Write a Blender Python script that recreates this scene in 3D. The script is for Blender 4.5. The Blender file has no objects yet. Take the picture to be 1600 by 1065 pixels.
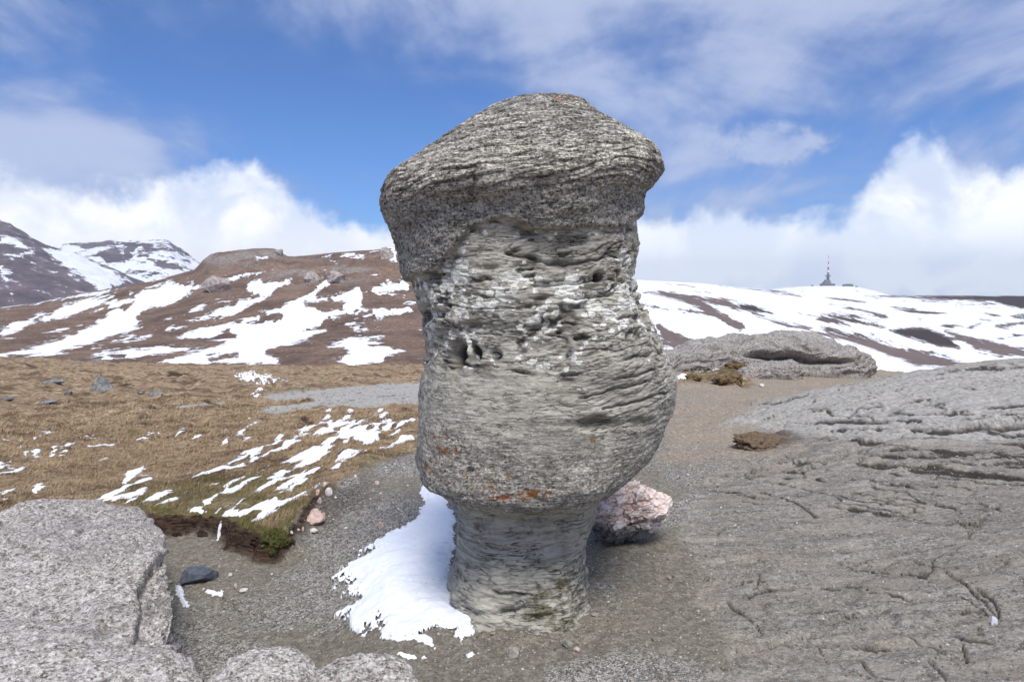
import bpy, math, random
import numpy as np

random.seed(7)
RNG = np.random.default_rng(11)
S = bpy.context.scene
COL = S.collection
R = math.radians

# ------------------------------------------------------------------ camera
CAM_Z = 2.3
FPX = 1150.0                    # focal length in pixels of the 1600 px wide photograph
PITCH = R(3.33)
CP, SP = math.cos(PITCH), math.sin(PITCH)
cam_d = bpy.data.cameras.new('camera')
cam_d.sensor_width = 36.0
cam_d.lens = FPX / 1600.0 * 36.0
cam_d.clip_start = 0.05
cam_d.clip_end = 30000.0
cam = bpy.data.objects.new('camera', cam_d)
cam.location = (0, 0, CAM_Z)
cam.rotation_euler = (R(90) - PITCH, 0, 0)
COL.objects.link(cam)
S.camera = cam

# ------------------------------------------------------------------ world, sun, exposure
SUN_EL, SUN_AZ = 58.0, 171.0    # azimuth clockwise from +Y: behind the camera, to the right
world = bpy.data.worlds.new('World')
S.world = world
world.use_nodes = True
S.view_settings.view_transform = 'Standard'
S.view_settings.look = 'None'
S.view_settings.exposure = 0.65
S.view_settings.gamma = 1.0
S.view_settings.use_curve_mapping = False
sun_d = bpy.data.lights.new('sun', 'SUN')
sun_d.energy = 2.35
sun_d.angle = R(22)
sun_d.color = (1.0, 0.95, 0.87)
sun = bpy.data.objects.new('sun', sun_d)
sun.rotation_euler = (R(90 - SUN_EL), 0, R(180 - SUN_AZ))
sun.location = (0, -20, 40)
COL.objects.link(sun)


class G:
    """small node-graph helper"""
    def __init__(s, tree):
        s.t = tree

    def node(s, typ, **kw):
        n = s.t.nodes.new(typ)
        for k, v in kw.items():
            setattr(n, k, v)
        return n

    def put(s, sock, v):
        if isinstance(v, bpy.types.NodeSocket):
            s.t.links.new(v, sock)
        elif v is not None:
            if isinstance(v, (tuple, list)) and len(v) == 3 and sock.type == 'RGBA':
                v = (v[0], v[1], v[2], 1)
            sock.default_value = v

    def math(s, op, a, b=0.0, c=None, clamp=False):
        n = s.node('ShaderNodeMath', operation=op, use_clamp=clamp)
        s.put(n.inputs[0], a)
        s.put(n.inputs[1], b)
        if c is not None:
            s.put(n.inputs[2], c)
        return n.outputs[0]

    def mul(s, a, b): return s.math('MULTIPLY', a, b)
    def add(s, a, b): return s.math('ADD', a, b)
    def sub(s, a, b): return s.math('SUBTRACT', a, b)

    def ramp(s, x, lo, hi, a=0.0, b=1.0, kind='SMOOTHSTEP'):
        n = s.node('ShaderNodeMapRange', interpolation_type=kind)
        s.put(n.inputs['Value'], x)
        s.put(n.inputs['From Min'], lo)
        s.put(n.inputs['From Max'], hi)
        s.put(n.inputs['To Min'], a)
        s.put(n.inputs['To Max'], b)
        return n.outputs['Result']

    def mix(s, f, a, b, mode='MIX'):
        n = s.node('ShaderNodeMix', data_type='RGBA', blend_type=mode)
        s.put(n.inputs[0], f)
        s.put(n.inputs[6], a)
        s.put(n.inputs[7], b)
        return n.outputs[2]

    def mapv(s, v, scale=(1, 1, 1), rot=(0, 0, 0), loc=(0, 0, 0)):
        n = s.node('ShaderNodeMapping')
        s.put(n.inputs['Vector'], v)
        n.inputs['Scale'].default_value = scale
        n.inputs['Rotation'].default_value = rot
        n.inputs['Location'].default_value = loc
        return n.outputs[0]

    def noise(s, v, scale, detail=4, rough=0.55, dist=0.0, out=0):
        n = s.node('ShaderNodeTexNoise')
        s.put(n.inputs['Vector'], v)
        n.inputs['Scale'].default_value = scale
        n.inputs['Detail'].default_value = detail
        n.inputs['Roughness'].default_value = rough
        n.inputs['Distortion'].default_value = dist
        return n.outputs[out]

    def vor(s, v, scale, feature='F1', out='Distance', rand=1.0):
        n = s.node('ShaderNodeTexVoronoi', feature=feature)
        s.put(n.inputs['Vector'], v)
        n.inputs['Scale'].default_value = scale
        n.inputs['Randomness'].default_value = rand
        return n.outputs[out]

    def attr(s, name, col=False):
        n = s.node('ShaderNodeAttribute', attribute_name=name)
        return n.outputs['Color' if col else 'Fac']

    def sep(s, v):
        n = s.node('ShaderNodeSeparateXYZ')
        s.put(n.inputs[0], v)
        return n.outputs

    def grey(s, c):
        n = s.node('ShaderNodeSeparateColor')
        s.put(n.inputs[0], c)
        return n.outputs[0]

    def cr(s, x, stops, interp='LINEAR'):
        n = s.node('ShaderNodeValToRGB')
        n.color_ramp.interpolation = interp
        e = n.color_ramp.elements
        while len(e) < len(stops):
            e.new(0.5)
        for i, (p, c) in enumerate(stops):
            e[i].position = p
            e[i].color = (c[0], c[1], c[2], 1) if isinstance(c, (tuple, list)) else (c, c, c, 1)
        s.put(n.inputs[0], x)
        return n.outputs[0]

    def bump(s, h, strength=0.5, dist=0.01, normal=None):
        n = s.node('ShaderNodeBump')
        s.put(n.inputs['Strength'], strength)
        s.put(n.inputs['Distance'], dist)
        s.put(n.inputs['Height'], h)
        if normal is not None:
            s.put(n.inputs['Normal'], normal)
        return n.outputs[0]


def new_mat(name, rough=0.9, spec=0.3):
    m = bpy.data.materials.new(name)
    m.use_nodes = True
    g = G(m.node_tree)
    b = m.node_tree.nodes['Principled BSDF']
    b.inputs['Roughness'].default_value = rough
    b.inputs['Specular IOR Level'].default_value = spec
    g.b = b
    g.co = g.node('ShaderNodeTexCoord').outputs['Object']
    return m, g


# ------------------------------------------------------------------ sky
def build_sky():
    g = G(world.node_tree)
    bg = world.node_tree.nodes['Background']
    sky = g.node('ShaderNodeTexSky', sky_type='NISHITA', sun_disc=False)
    sky.sun_elevation = R(SUN_EL)
    sky.sun_rotation = R(SUN_AZ)
    sky.altitude = 2200
    sky.air_density = 1.0
    sky.dust_density = 0.3
    sky.ozone_density = 3.0
    STR = 0.09
    d = g.node('ShaderNodeTexCoord').outputs['Generated']
    x, y, z = g.sep(d)[:3]
    az = g.mul(g.math('ARCTAN2', x, y), 180 / math.pi)
    el = g.mul(g.math('ARCSINE', g.math('MINIMUM', g.math('MAXIMUM', z, -1.0), 1.0)), 180 / math.pi)
    # blue of the clear parts, scaled so that the Nishita sky keeps its own hue
    blue = g.mix(1.0, sky.outputs[0], (0.40, 0.67, 1.0), 'MULTIPLY')
    # cloud noise on a shell seen in perspective
    zc = g.math('MAXIMUM', z, 0.02)
    cx = g.math('DIVIDE', x, g.add(zc, 0.25))
    cy = g.math('DIVIDE', y, g.add(zc, 0.25))
    cv = g.node('ShaderNodeCombineXYZ')
    g.put(cv.inputs[0], cx); g.put(cv.inputs[1], cy)
    cv = cv.outputs[0]
    # --- cumulus bank along the horizon: top elevation by azimuth
    bank = [(-180, 6), (-60, 7.5), (-37.7, 7.6), (-34.5, 8.2), (-31.8, 8.2), (-29.2, 7.7), (-25.3, 8.4), (-22.0, 8.9), (-19.8, 9.5), (-18.1, 8.2), (-16.3, 7.3), (-14.5, 5.9), (-12.7, 5.3),
            (-9.8, 5.8), (-4.9, 6.6), (4.9, 6.2), (9.8, 6.8), (12.6, 6.7), (14.9, 7.8), (16.8, 7.3), (20.3, 6.0), (24.2, 5.9), (25.6, 7.6), (27.0, 9.6), (28.4, 10.8), (29.6, 10.6), (31.2, 9.6), (33.2, 8.8), (37.8, 7.4), (60, 6), (180, 6)]
    stops = [((a + 180) / 360.0, e / 20.0) for a, e in bank]
    top = g.mul(g.grey(g.cr(g.math('DIVIDE', g.add(az, 180), 360), stops)), 20.0)
    # ramp output is linear data, read as is
    n1 = g.noise(d, 6.0, 9, 0.56, 0.25)
    n2 = g.noise(d, 19.0, 8, 0.62, 0.2)
    t = g.sub(g.add(top, g.add(g.mul(g.sub(n1, 0.5), 6.0), g.mul(g.sub(n2, 0.5), 4.5))), el)
    bankmask = g.ramp(t, -0.4, 1.5)
    # --- veils: high thin cloud, denser to the right and at the top left
    n3 = g.noise(g.mapv(cv, (1.0, 0.8, 1), (0, 0, 0.5), (3.1, 7.7, 0)), 1.7, 10, 0.58, 0.5)
    n4 = g.noise(g.mapv(cv, (1.0, 0.45, 1), (0, 0, -0.9), (1.1, 2.7, 0)), 4.0, 8, 0.60, 0.4)
    right = g.ramp(az, -12, 12)
    high = g.ramp(el, 12, 26)
    bias = g.add(g.mul(right, 0.11), g.mul(high, 0.15))
    veil = g.add(g.add(g.mul(n3, 0.7), g.mul(n4, 0.3)), bias)
    # lavender sheet over the bank on the left, a puff on the right
    sheet = g.mul(g.ramp(az, -20, -29), g.mul(g.ramp(el, 12.6, 10.2), 0.26))
    pa = g.math('DIVIDE', g.sub(az, 19.3), 3.6)
    pe = g.math('DIVIDE', g.sub(el, 11.2), 1.5)
    puff = g.mul(g.ramp(g.add(g.add(g.mul(pa, pa), g.mul(pe, pe)), g.mul(g.sub(n2, 0.5), 5.0)), 1.5, 0.1), 0.15)
    veil = g.add(veil, g.add(sheet, puff))
    vm = g.mul(g.ramp(veil, 0.48, 0.72), 0.74)
    veilcol = g.mix(g.ramp(veil, 0.5, 0.8), (1.9, 2.6, 4.7), (4.5, 5.0, 6.5))
    out = g.mix(vm, blue, veilcol)
    # bank colours: white with pale blue-grey hollows
    n5 = g.noise(d, 9.0, 7, 0.55, 0.4)
    shade = g.ramp(n5, 0.40, 0.60)
    low = g.ramp(el, 1.0, 8.0)
    c1 = g.mix(shade, (5.6, 6.4, 7.9), g.mix(g.ramp(g.sub(top, el), 0.0, 4.0), (8.4, 8.6, 9.0), (10.2, 10.1, 9.9)))
    c2 = g.mix(low, g.mix(g.ramp(az, -8, 8), (10.5, 10.6, 10.8), (8.6, 9.4, 10.5)), c1)
    out = g.mix(g.mul(bankmask, 0.96), out, c2)
    # grey-blue shadow clouds low on the right, warm white low on the left
    out = g.mix(g.mul(g.mul(g.ramp(g.noise(d, 11, 5, 0.5, 0.6), 0.47, 0.58), g.ramp(el, 4.5, 1.2)), g.mul(g.ramp(az, 4, 20), 0.65)), out, (5.6, 6.8, 9.0))
    g.put(bg.inputs['Color'], out)
    bg.inputs['Strength'].default_value = STR


build_sky()

# ------------------------------------------------------------------ numpy noise
def _hash(ix, iy, iz, seed):
    h = (ix.astype(np.int64) * 374761393 + iy.astype(np.int64) * 668265263 + iz.astype(np.int64) * 2147483647 + seed * 974634777) & 0xFFFFFFFF
    h = ((h ^ (h >> 13)) * 1274126177) & 0xFFFFFFFF
    h = ((h ^ (h >> 16)) * 2246822519) & 0xFFFFFFFF
    h = h ^ (h >> 15)
    return (h & 0xFFFFFF).astype(np.float32) / np.float32(0xFFFFFF)


def vnoise(x, y, z, seed=0):
    """value noise in -1..1"""
    xi, yi, zi = np.floor(x), np.floor(y), np.floor(z)
    fx, fy, fz = (x - xi).astype(np.float32), (y - yi).astype(np.float32), (z - zi).astype(np.float32)
    xi, yi, zi = xi.astype(np.int64), yi.astype(np.int64), zi.astype(np.int64)
    ux, uy, uz = [f * f * f * (f * (f * 6 - 15) + 10) for f in (fx, fy, fz)]
    r = 0
    for a in (0, 1):
        wx = ux if a else 1 - ux
        for b in (0, 1):
            wy = uy if b else 1 - uy
            for c in (0, 1):
                wz = uz if c else 1 - uz
                r = r + wx * wy * wz * _hash(xi + a, yi + b, zi + c, seed)
    return r * 2 - 1


def vnoise2(x, y, seed=0):
    xi, yi = np.floor(x), np.floor(y)
    fx, fy = (x - xi).astype(np.float32), (y - yi).astype(np.float32)
    xi, yi = xi.astype(np.int64), yi.astype(np.int64)
    ux, uy = [f * f * f * (f * (f * 6 - 15) + 10) for f in (fx, fy)]
    zi = np.zeros_like(xi)
    a = _hash(xi, yi, zi, seed); b = _hash(xi + 1, yi, zi, seed)
    c = _hash(xi, yi + 1, zi, seed); e = _hash(xi + 1, yi + 1, zi, seed)
    return ((a * (1 - ux) + b * ux) * (1 - uy) + (c * (1 - ux) + e * ux) * uy) * 2 - 1


def fbm(x, y, z=None, o=4, seed=0, gain=0.5):
    r, a, f, s = 0, 1.0, 1.0, 0
    for i in range(o):
        if z is None:
            r = r + a * vnoise2(x * f + 17.3 * i, y * f - 9.1 * i, seed + i)
        else:
            r = r + a * vnoise(x * f + 17.3 * i, y * f - 9.1 * i, z * f + 3.7 * i, seed + i)
        s += a
        a *= gain
        f *= 2.03
    return r / s * 1.6


def worley(x, y, z, seed=0):
    """F1, F2 and a random id of the nearest cell"""
    xi, yi, zi = np.floor(x).astype(np.int64), np.floor(y).astype(np.int64), np.floor(z).astype(np.int64)
    f1 = np.full(x.shape, 9.0, np.float32); f2 = f1.copy(); idn = np.zeros(x.shape, np.float32)
    for a in (-1, 0, 1):
        for b in (-1, 0, 1):
            for c in (-1, 0, 1):
                cx, cy, cz = xi + a, yi + b, zi + c
                px = cx + _hash(cx, cy, cz, seed); py = cy + _hash(cx, cy, cz, seed + 1); pz = cz + _hash(cx, cy, cz, seed + 2)
                d = np.sqrt((px - x) ** 2 + (py - y) ** 2 + (pz - z) ** 2).astype(np.float32)
                closer = d < f1
                f2 = np.where(closer, f1, np.minimum(f2, d))
                idn = np.where(closer, _hash(cx, cy, cz, seed + 3), idn)
                f1 = np.where(closer, d, f1)
    return f1, f2, idn


def sstep(a, b, x):
    t = np.clip((x - a) / (b - a), 0, 1)
    return t * t * (3 - 2 * t)


# ------------------------------------------------------------------ photo rays to world points
def ray(px, py):
    dx = (px - 800.0) / FPX
    dy = (532.5 - py) / FPX
    return dx, CP + dy * SP, -SP + dy * CP


def at(px, py, Y):
    """world point at forward distance Y that the pixel (px, py) of the photograph looks at"""
    a, b, c = ray(px, py)
    return np.array((a / b * Y, Y, CAM_Z + c / b * Y))


def at_z(px, py, z):
    a, b, c = ray(px, py)
    t = (z - CAM_Z) / c
    return np.array((a * t, b * t, z))


def zrow(py, Y):
    a, b, c = ray(800, py)
    return CAM_Z + c / b * Y


def project(x, y, z):
    zz = z - CAM_Z
    f = np.maximum(y * CP - zz * SP, 1e-3)
    u = y * SP + zz * CP
    return 800 + FPX * x / f, 532.5 - FPX * u / f


# ------------------------------------------------------------------ object helpers
def tag(o, label=None, cat=None, group=None, kind=None):
    if label: o['label'] = label
    if cat: o['category'] = cat
    if group: o['group'] = group
    if kind: o['kind'] = kind
    return o


def empty(name, loc=(0, 0, 0), rz=0.0):
    o = bpy.data.objects.new(name, None)
    o.location = loc
    o.rotation_euler = (0, 0, rz)
    o.empty_display_size = 0.1
    COL.objects.link(o)
    return o


def mesh_np(name, V, F, mat, attrs=None, parent=None, smooth=True, loc=None, normals=None):
    V = np.asarray(V, np.float32)
    F = np.asarray(F, np.int32)
    if loc is not None:
        V = V - np.asarray(loc, np.float32)
    me = bpy.data.meshes.new(name)
    k = F.shape[1]
    me.vertices.add(len(V))
    me.vertices.foreach_set('co', V.ravel())
    me.loops.add(F.size)
    me.loops.foreach_set('vertex_index', F.ravel())
    me.polygons.add(len(F))
    me.polygons.foreach_set('loop_start', np.arange(0, F.size, k, dtype=np.int32))
    if smooth:
        me.polygons.foreach_set('use_smooth', np.ones(len(F), bool))
    else:
        me.polygons.foreach_set('use_smooth', np.zeros(len(F), bool))
    for n, a in (attrs or {}).items():
        if a.ndim == 2:
            at_ = me.attributes.new(n, 'FLOAT_COLOR', 'POINT')
            at_.data.foreach_set('color', np.concatenate([a, np.ones((len(a), 1))], 1).astype(np.float32).ravel())
        else:
            at_ = me.attributes.new(n, 'FLOAT', 'POINT')
            at_.data.foreach_set('value', a.astype(np.float32))
    me.update(calc_edges=True)
    if normals is not None:
        me.normals_split_custom_set_from_vertices(normals.tolist())
    if mat is not None:
        me.materials.append(mat)
    o = bpy.data.objects.new(name, me)
    if loc is not None:
        o.location = [float(c) for c in loc]
    if parent is not None:
        o.parent = parent
        o.location = (0, 0, 0)
    COL.objects.link(o)
    return o


def grid_faces(nr, nc, wrap=False):
    i = np.arange(nr - 1)[:, None]
    j = np.arange(nc if wrap else nc - 1)[None, :]
    a = i * nc + j
    b = i * nc + (j + 1) % nc
    return np.stack([a, b, b + nc, a + nc], -1).reshape(-1, 4)


def subset(V, F, attrs, fmask, extra=None):
    f = F[fmask]
    used = np.unique(f)
    remap = np.full(len(V), -1, np.int64)
    remap[used] = np.arange(len(used))
    return V[used], remap[f], {k: a[used] for k, a in attrs.items()}, (extra[used] if extra is not None else None)


def vert_normals(V, F):
    a, b, c, d = (V[F[:, i]] for i in range(4))
    n = np.cross(c - a, d - b)
    out = np.zeros_like(V)
    for i in range(4):
        np.add.at(out, F[:, i], n)
    return out / np.maximum(np.linalg.norm(out, axis=1, keepdims=True), 1e-9)


def sdpoly(X, Y, poly):
    """signed distance to a polygon, positive inside"""
    P = np.asarray(poly, np.float32)
    x0, y0 = P.min(0); x1, y1 = P.max(0)
    out = np.full(X.shape, -60.0, np.float32)
    w = (X > x0 - 60) & (X < x1 + 60) & (Y > y0 - 60) & (Y < y1 + 60)
    x, y = X[w], Y[w]
    if not len(x):
        return out
    d = np.full(x.shape, 1e9, np.float32)
    inside = np.zeros(x.shape, bool)
    n = len(P)
    for i in range(n):
        ax, ay = P[i]; bx, by = P[(i + 1) % n]
        ex, ey = bx - ax, by - ay
        t = np.clip(((x - ax) * ex + (y - ay) * ey) / (ex * ex + ey * ey + 1e-9), 0, 1)
        d = np.minimum(d, (x - ax - t * ex) ** 2 + (y - ay - t * ey) ** 2)
        c = ((ay > y) != (by > y)) & (x < (bx - ax) * (y - ay) / (by - ay + 1e-12) + ax)
        inside ^= c
    d = np.sqrt(d)
    out[w] = np.maximum(np.where(inside, d, -d), -60)
    return out


def sdline(X, Y, line, taper=True):
    """distance to a polyline and the position 0..1 along it"""
    P = np.asarray(line, np.float32)
    m = 25.0
    out = np.full(X.shape, 99.0, np.float32)
    tt = np.zeros(X.shape, np.float32)
    side = np.zeros(X.shape, np.float32)
    w = (X > P[:, 0].min() - m) & (X < P[:, 0].max() + m) & (Y > P[:, 1].min() - m) & (Y < P[:, 1].max() + m)
    x, y = X[w], Y[w]
    if not len(x):
        return out, tt, side
    d = np.full(x.shape, 1e9, np.float32); ta = np.zeros(x.shape, np.float32); sd = np.zeros(x.shape, np.float32)
    n = len(P) - 1
    for i in range(n):
        ax, ay = P[i]; bx, by = P[i + 1]
        ex, ey = bx - ax, by - ay
        t = np.clip(((x - ax) * ex + (y - ay) * ey) / (ex * ex + ey * ey + 1e-9), 0, 1)
        dd = (x - ax - t * ex) ** 2 + (y - ay - t * ey) ** 2
        c = dd < d
        d = np.where(c, dd, d); ta = np.where(c, (i + t) / n, ta); sd = np.where(c, np.sign(ex * (y - ay) - ey * (x - ax)), sd)
    out[w] = np.sqrt(d); tt[w] = ta; side[w] = sd
    return out, tt, side


def rows_surface(rows):
    """terrain height from rows: (Y, 'z' or 'p', [(px, value)...]); 'p' gives the pixel row the ground is seen at"""
    Ys = np.log(np.array([r[0] for r in rows], float))

    def f(x, y):
        Yc = np.clip(y, rows[0][0], rows[-1][0] * 0.9999)
        px = 800 + FPX * x / np.maximum(y, 0.3) * (CP + SP * (0.058 - 2.3 / np.maximum(y, 2.0)))
        Z = []
        for (Y0, kind, pts) in rows:
            p = np.array(pts, float)
            v = np.interp(px, p[:, 0], p[:, 1])
            if kind == 'p':
                dy = (532.5 - v) / FPX
                v = CAM_Z + Y0 * (-SP + dy * CP) / (CP + dy * SP)
            Z.append(v)
        Z = np.array(Z)
        l = np.log(Yc)
        k = np.clip(np.searchsorted(Ys, l, side='right') - 1, 0, len(rows) - 2)
        t = (l - Ys[k]) / (Ys[k + 1] - Ys[k])
        idx = np.arange(Z.shape[1])
        z0, z1 = Z[k, idx], Z[k + 1, idx]
        km, kp = np.maximum(k - 1, 0), np.minimum(k + 2, len(rows) - 1)
        h = Ys[k + 1] - Ys[k]
        s = (z1 - z0) / h
        sm = np.where(k > 0, (z0 - Z[km, idx]) / np.maximum(Ys[k] - Ys[km], 1e-6), s)
        sp_ = np.where(k < len(rows) - 2, (Z[kp, idx] - z1) / np.maximum(Ys[kp] - Ys[k + 1], 1e-6), s)
        m0 = np.where(sm * s > 0, 2 * sm * s / (sm + s + 1e-12), 0)      # monotone cubic
        m1 = np.where(sp_ * s > 0, 2 * sp_ * s / (sp_ + s + 1e-12), 0)
        t2, t3 = t * t, t * t * t
        return (2 * t3 - 3 * t2 + 1) * z0 + (t3 - 2 * t2 + t) * h * m0 + (-2 * t3 + 3 * t2) * z1 + (t3 - t2) * h * m1
    return f

# ------------------------------------------------------------------ materials
def m_snow():
    m, g = new_mat('snow', 0.65, 0.3)
    n = g.noise(g.co, 6, 6, 0.6)
    g.put(g.b.inputs['Base Color'], g.mix(n, (0.80, 0.85, 0.93), (0.90, 0.92, 0.95)))
    h = g.add(g.mul(g.noise(g.co, 14, 5, 0.6), 1.0), g.mul(g.noise(g.co, 90, 4, 0.7), 0.4))
    dd = g.vor(g.co, 19)
    dc = g.sep(g.vor(g.co, 19, out='Color'))
    browning = g.mul(g.ramp(dd, 0.16, 0.10), g.ramp(dc[0], 0.86, 0.88))  # sparse dirty specks in the snow
    g.put(g.b.inputs['Base Color'], g.mix(g.mul(browning, 0.6), g.mix(n, (0.80, 0.85, 0.93), (0.90, 0.92, 0.95)), (0.22, 0.19, 0.15)))
    g.put(g.b.inputs['Normal'], g.bump(h, 0.35, 0.03))
    return m


def grain_colour(g, v, dark, mid, light, scale, coarse=1.0):
    """conglomerate: pebbles and grains of several colours"""
    c1 = g.grey(g.vor(v, scale, out='Color'))
    c2 = g.grey(g.vor(v, scale * 2.7, out='Color'))
    n = g.noise(v, scale * 0.35, 4, 0.65)
    a = g.add(g.add(g.mul(c1, 0.42), g.mul(c2, 0.33)), g.mul(n, 0.42))
    return g.cr(a, [(0.40, dark), (0.50, mid), (0.61, mid), (0.72, light)]), a


def chips(g, v, scale, frac, size=0.3):
    """crisp separate grains: mask of the ones picked by their random colour"""
    d = g.vor(v, scale)
    c = g.sep(g.vor(v, scale, out='Color'))
    return g.mul(g.ramp(d, size + 0.05, size - 0.03), g.ramp(c[0], 1 - frac, 1 - frac + 0.02)), g.mul(g.ramp(d, size + 0.08, size), g.ramp(c[1], 1 - frac, 1 - frac + 0.02))


def m_pillar():
    m, g = new_mat('weathered sandstone', 0.92, 0.2)
    v = g.co
    coarse, lich, orange, moss, crack, tone = [g.attr(n) for n in ('coarse', 'lichen', 'orange', 'moss', 'crack', 'tone')]
    big = g.noise(v, 1.7, 5, 0.6, 0.3)
    fine = g.noise(v, 34, 7, 0.68)
    sv = g.mapv(v, (3, 3, 13), (0, 0.10, 0))
    strat = g.noise(sv, 2.2, 6, 0.6, 0.4)
    smooth = g.mix(g.ramp(strat, 0.38, 0.66), (0.385, 0.362, 0.308), (0.560, 0.532, 0.462))
    smooth = g.mix(g.mul(g.ramp(big, 0.35, 0.7), 0.55), smooth, (0.50, 0.495, 0.44))
    smooth = g.mix(g.ramp(fine, 0.30, 0.74, -0.35, 0.6), smooth, (0.50, 0.48, 0.40))
    ln = g.math('ABSOLUTE', g.sub(g.noise(g.mapv(v, (2.4, 2.4, 17), (0, 0.08, 0)), 2.0, 6, 0.62, 0.5), 0.5))
    lines = g.mul(g.ramp(ln, 0.020, 0.004), g.ramp(g.noise(v, 3.3, 4, 0.6), 0.42, 0.60))
    smooth = g.mix(g.mul(lines, 0.75), smooth, (0.07, 0.065, 0.05))
    gc, ga = grain_colour(g, g.mapv(v, (1, 1, 1.35)), (0.065, 0.060, 0.052), (0.42, 0.40, 0.355), (0.86, 0.83, 0.77), 70)
    gc2, ga2 = grain_colour(g, v, (0.06, 0.056, 0.048), (0.36, 0.345, 0.305), (0.78, 0.75, 0.70), 30)
    gc = g.mix(0.35, gc, gc2)
    tl = g.math('ABSOLUTE', g.sub(g.noise(g.mapv(v, (1.6, 1.6, 16), (0, 0.20, 0)), 2.3, 6, 0.62, 0.5), 0.5))
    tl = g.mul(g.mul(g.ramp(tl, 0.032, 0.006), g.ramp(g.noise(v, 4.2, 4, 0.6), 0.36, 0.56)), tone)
    base = g.mix(g.mul(coarse, 0.95), smooth, gc)
    wch, dch = chips(g, v, 42, 0.30, 0.34)
    base = g.mix(g.mul(g.mul(wch, coarse), 0.75), base, (0.70, 0.67, 0.61))
    base = g.mix(g.mul(g.mul(dch, g.add(g.mul(coarse, 0.75), 0.12)), 0.85), base, (0.05, 0.045, 0.036))
    base = g.mix(g.mul(tl, 0.85), base, (0.06, 0.055, 0.045))
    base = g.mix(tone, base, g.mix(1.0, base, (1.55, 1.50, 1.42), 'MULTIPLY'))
    # dark algae streaks running along strata
    alg = g.mul(g.ramp(g.noise(g.mapv(v, (2.2, 2.2, 7)), 1.6, 7, 0.66, 0.5), 0.50, 0.66), 0.62)
    alg = g.mul(alg, g.add(0.55, g.mul(g.math('MINIMUM', lich, 1.0), 0.95)))
    base = g.mix(alg, base, (0.075, 0.068, 0.055))
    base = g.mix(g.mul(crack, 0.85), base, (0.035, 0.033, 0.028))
    # moss / brown film near the foot
    base = g.mix(g.mul(moss, g.ramp(g.noise(v, 9, 6, 0.7), 0.42, 0.66)), base, (0.115, 0.095, 0.035))
    # orange lichen
    om = g.mul(g.ramp(g.sub(g.noise(v, 24, 6, 0.7), g.mul(g.sub(1.0, orange), 0.24)), 0.405, 0.455), g.ramp(orange, 0.02, 0.2))
    oc = g.mix(g.grey(g.vor(v, 14, out='Color')), (0.36, 0.20, 0.035), (0.50, 0.075, 0.016))
    base = g.mix(g.mul(om, 0.88), base, oc)
    # white lichen rosettes
    wv = g.add(g.mul(g.vor(g.mapv(v, (1, 1, 1.15)), 15.0), 1.0), g.mul(g.noise(v, 42, 5, 0.7), 0.52))
    cl = g.noise(g.mapv(v, (1, 1, 1.9)), 3.4, 6, 0.66)
    thr = g.add(g.mul(lich, 0.44), g.mul(g.sub(cl, 0.5), 2.9))
    wm = g.ramp(g.sub(g.add(thr, 0.22), wv), 0.0, 0.045)
    wm = g.mul(wm, g.ramp(lich, 0.04, 0.25))
    rim = g.ramp(g.sub(g.add(thr, 0.22), wv), 0.02, 0.16)
    wc = g.mix(rim, (0.95, 0.95, 0.90), (0.74, 0.74, 0.67))
    wc = g.mix(g.ramp(g.noise(v, 70, 4, 0.7), 0.35, 0.7), wc, (0.90, 0.90, 0.86))
    base = g.mix(wm, base, wc)
    g.put(g.b.inputs['Base Color'], base)
    hg = g.add(g.mul(ga, g.add(g.mul(coarse, 1.1), 0.12)), g.add(g.mul(strat, 0.9), g.mul(fine, 0.55)))
    hg = g.add(g.sub(hg, g.mul(g.math('MAXIMUM', lines, tl), 1.2)), g.mul(wm, 0.12))
    g.put(g.b.inputs['Normal'], g.bump(hg, 1.0, 0.024))
    return m


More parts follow.
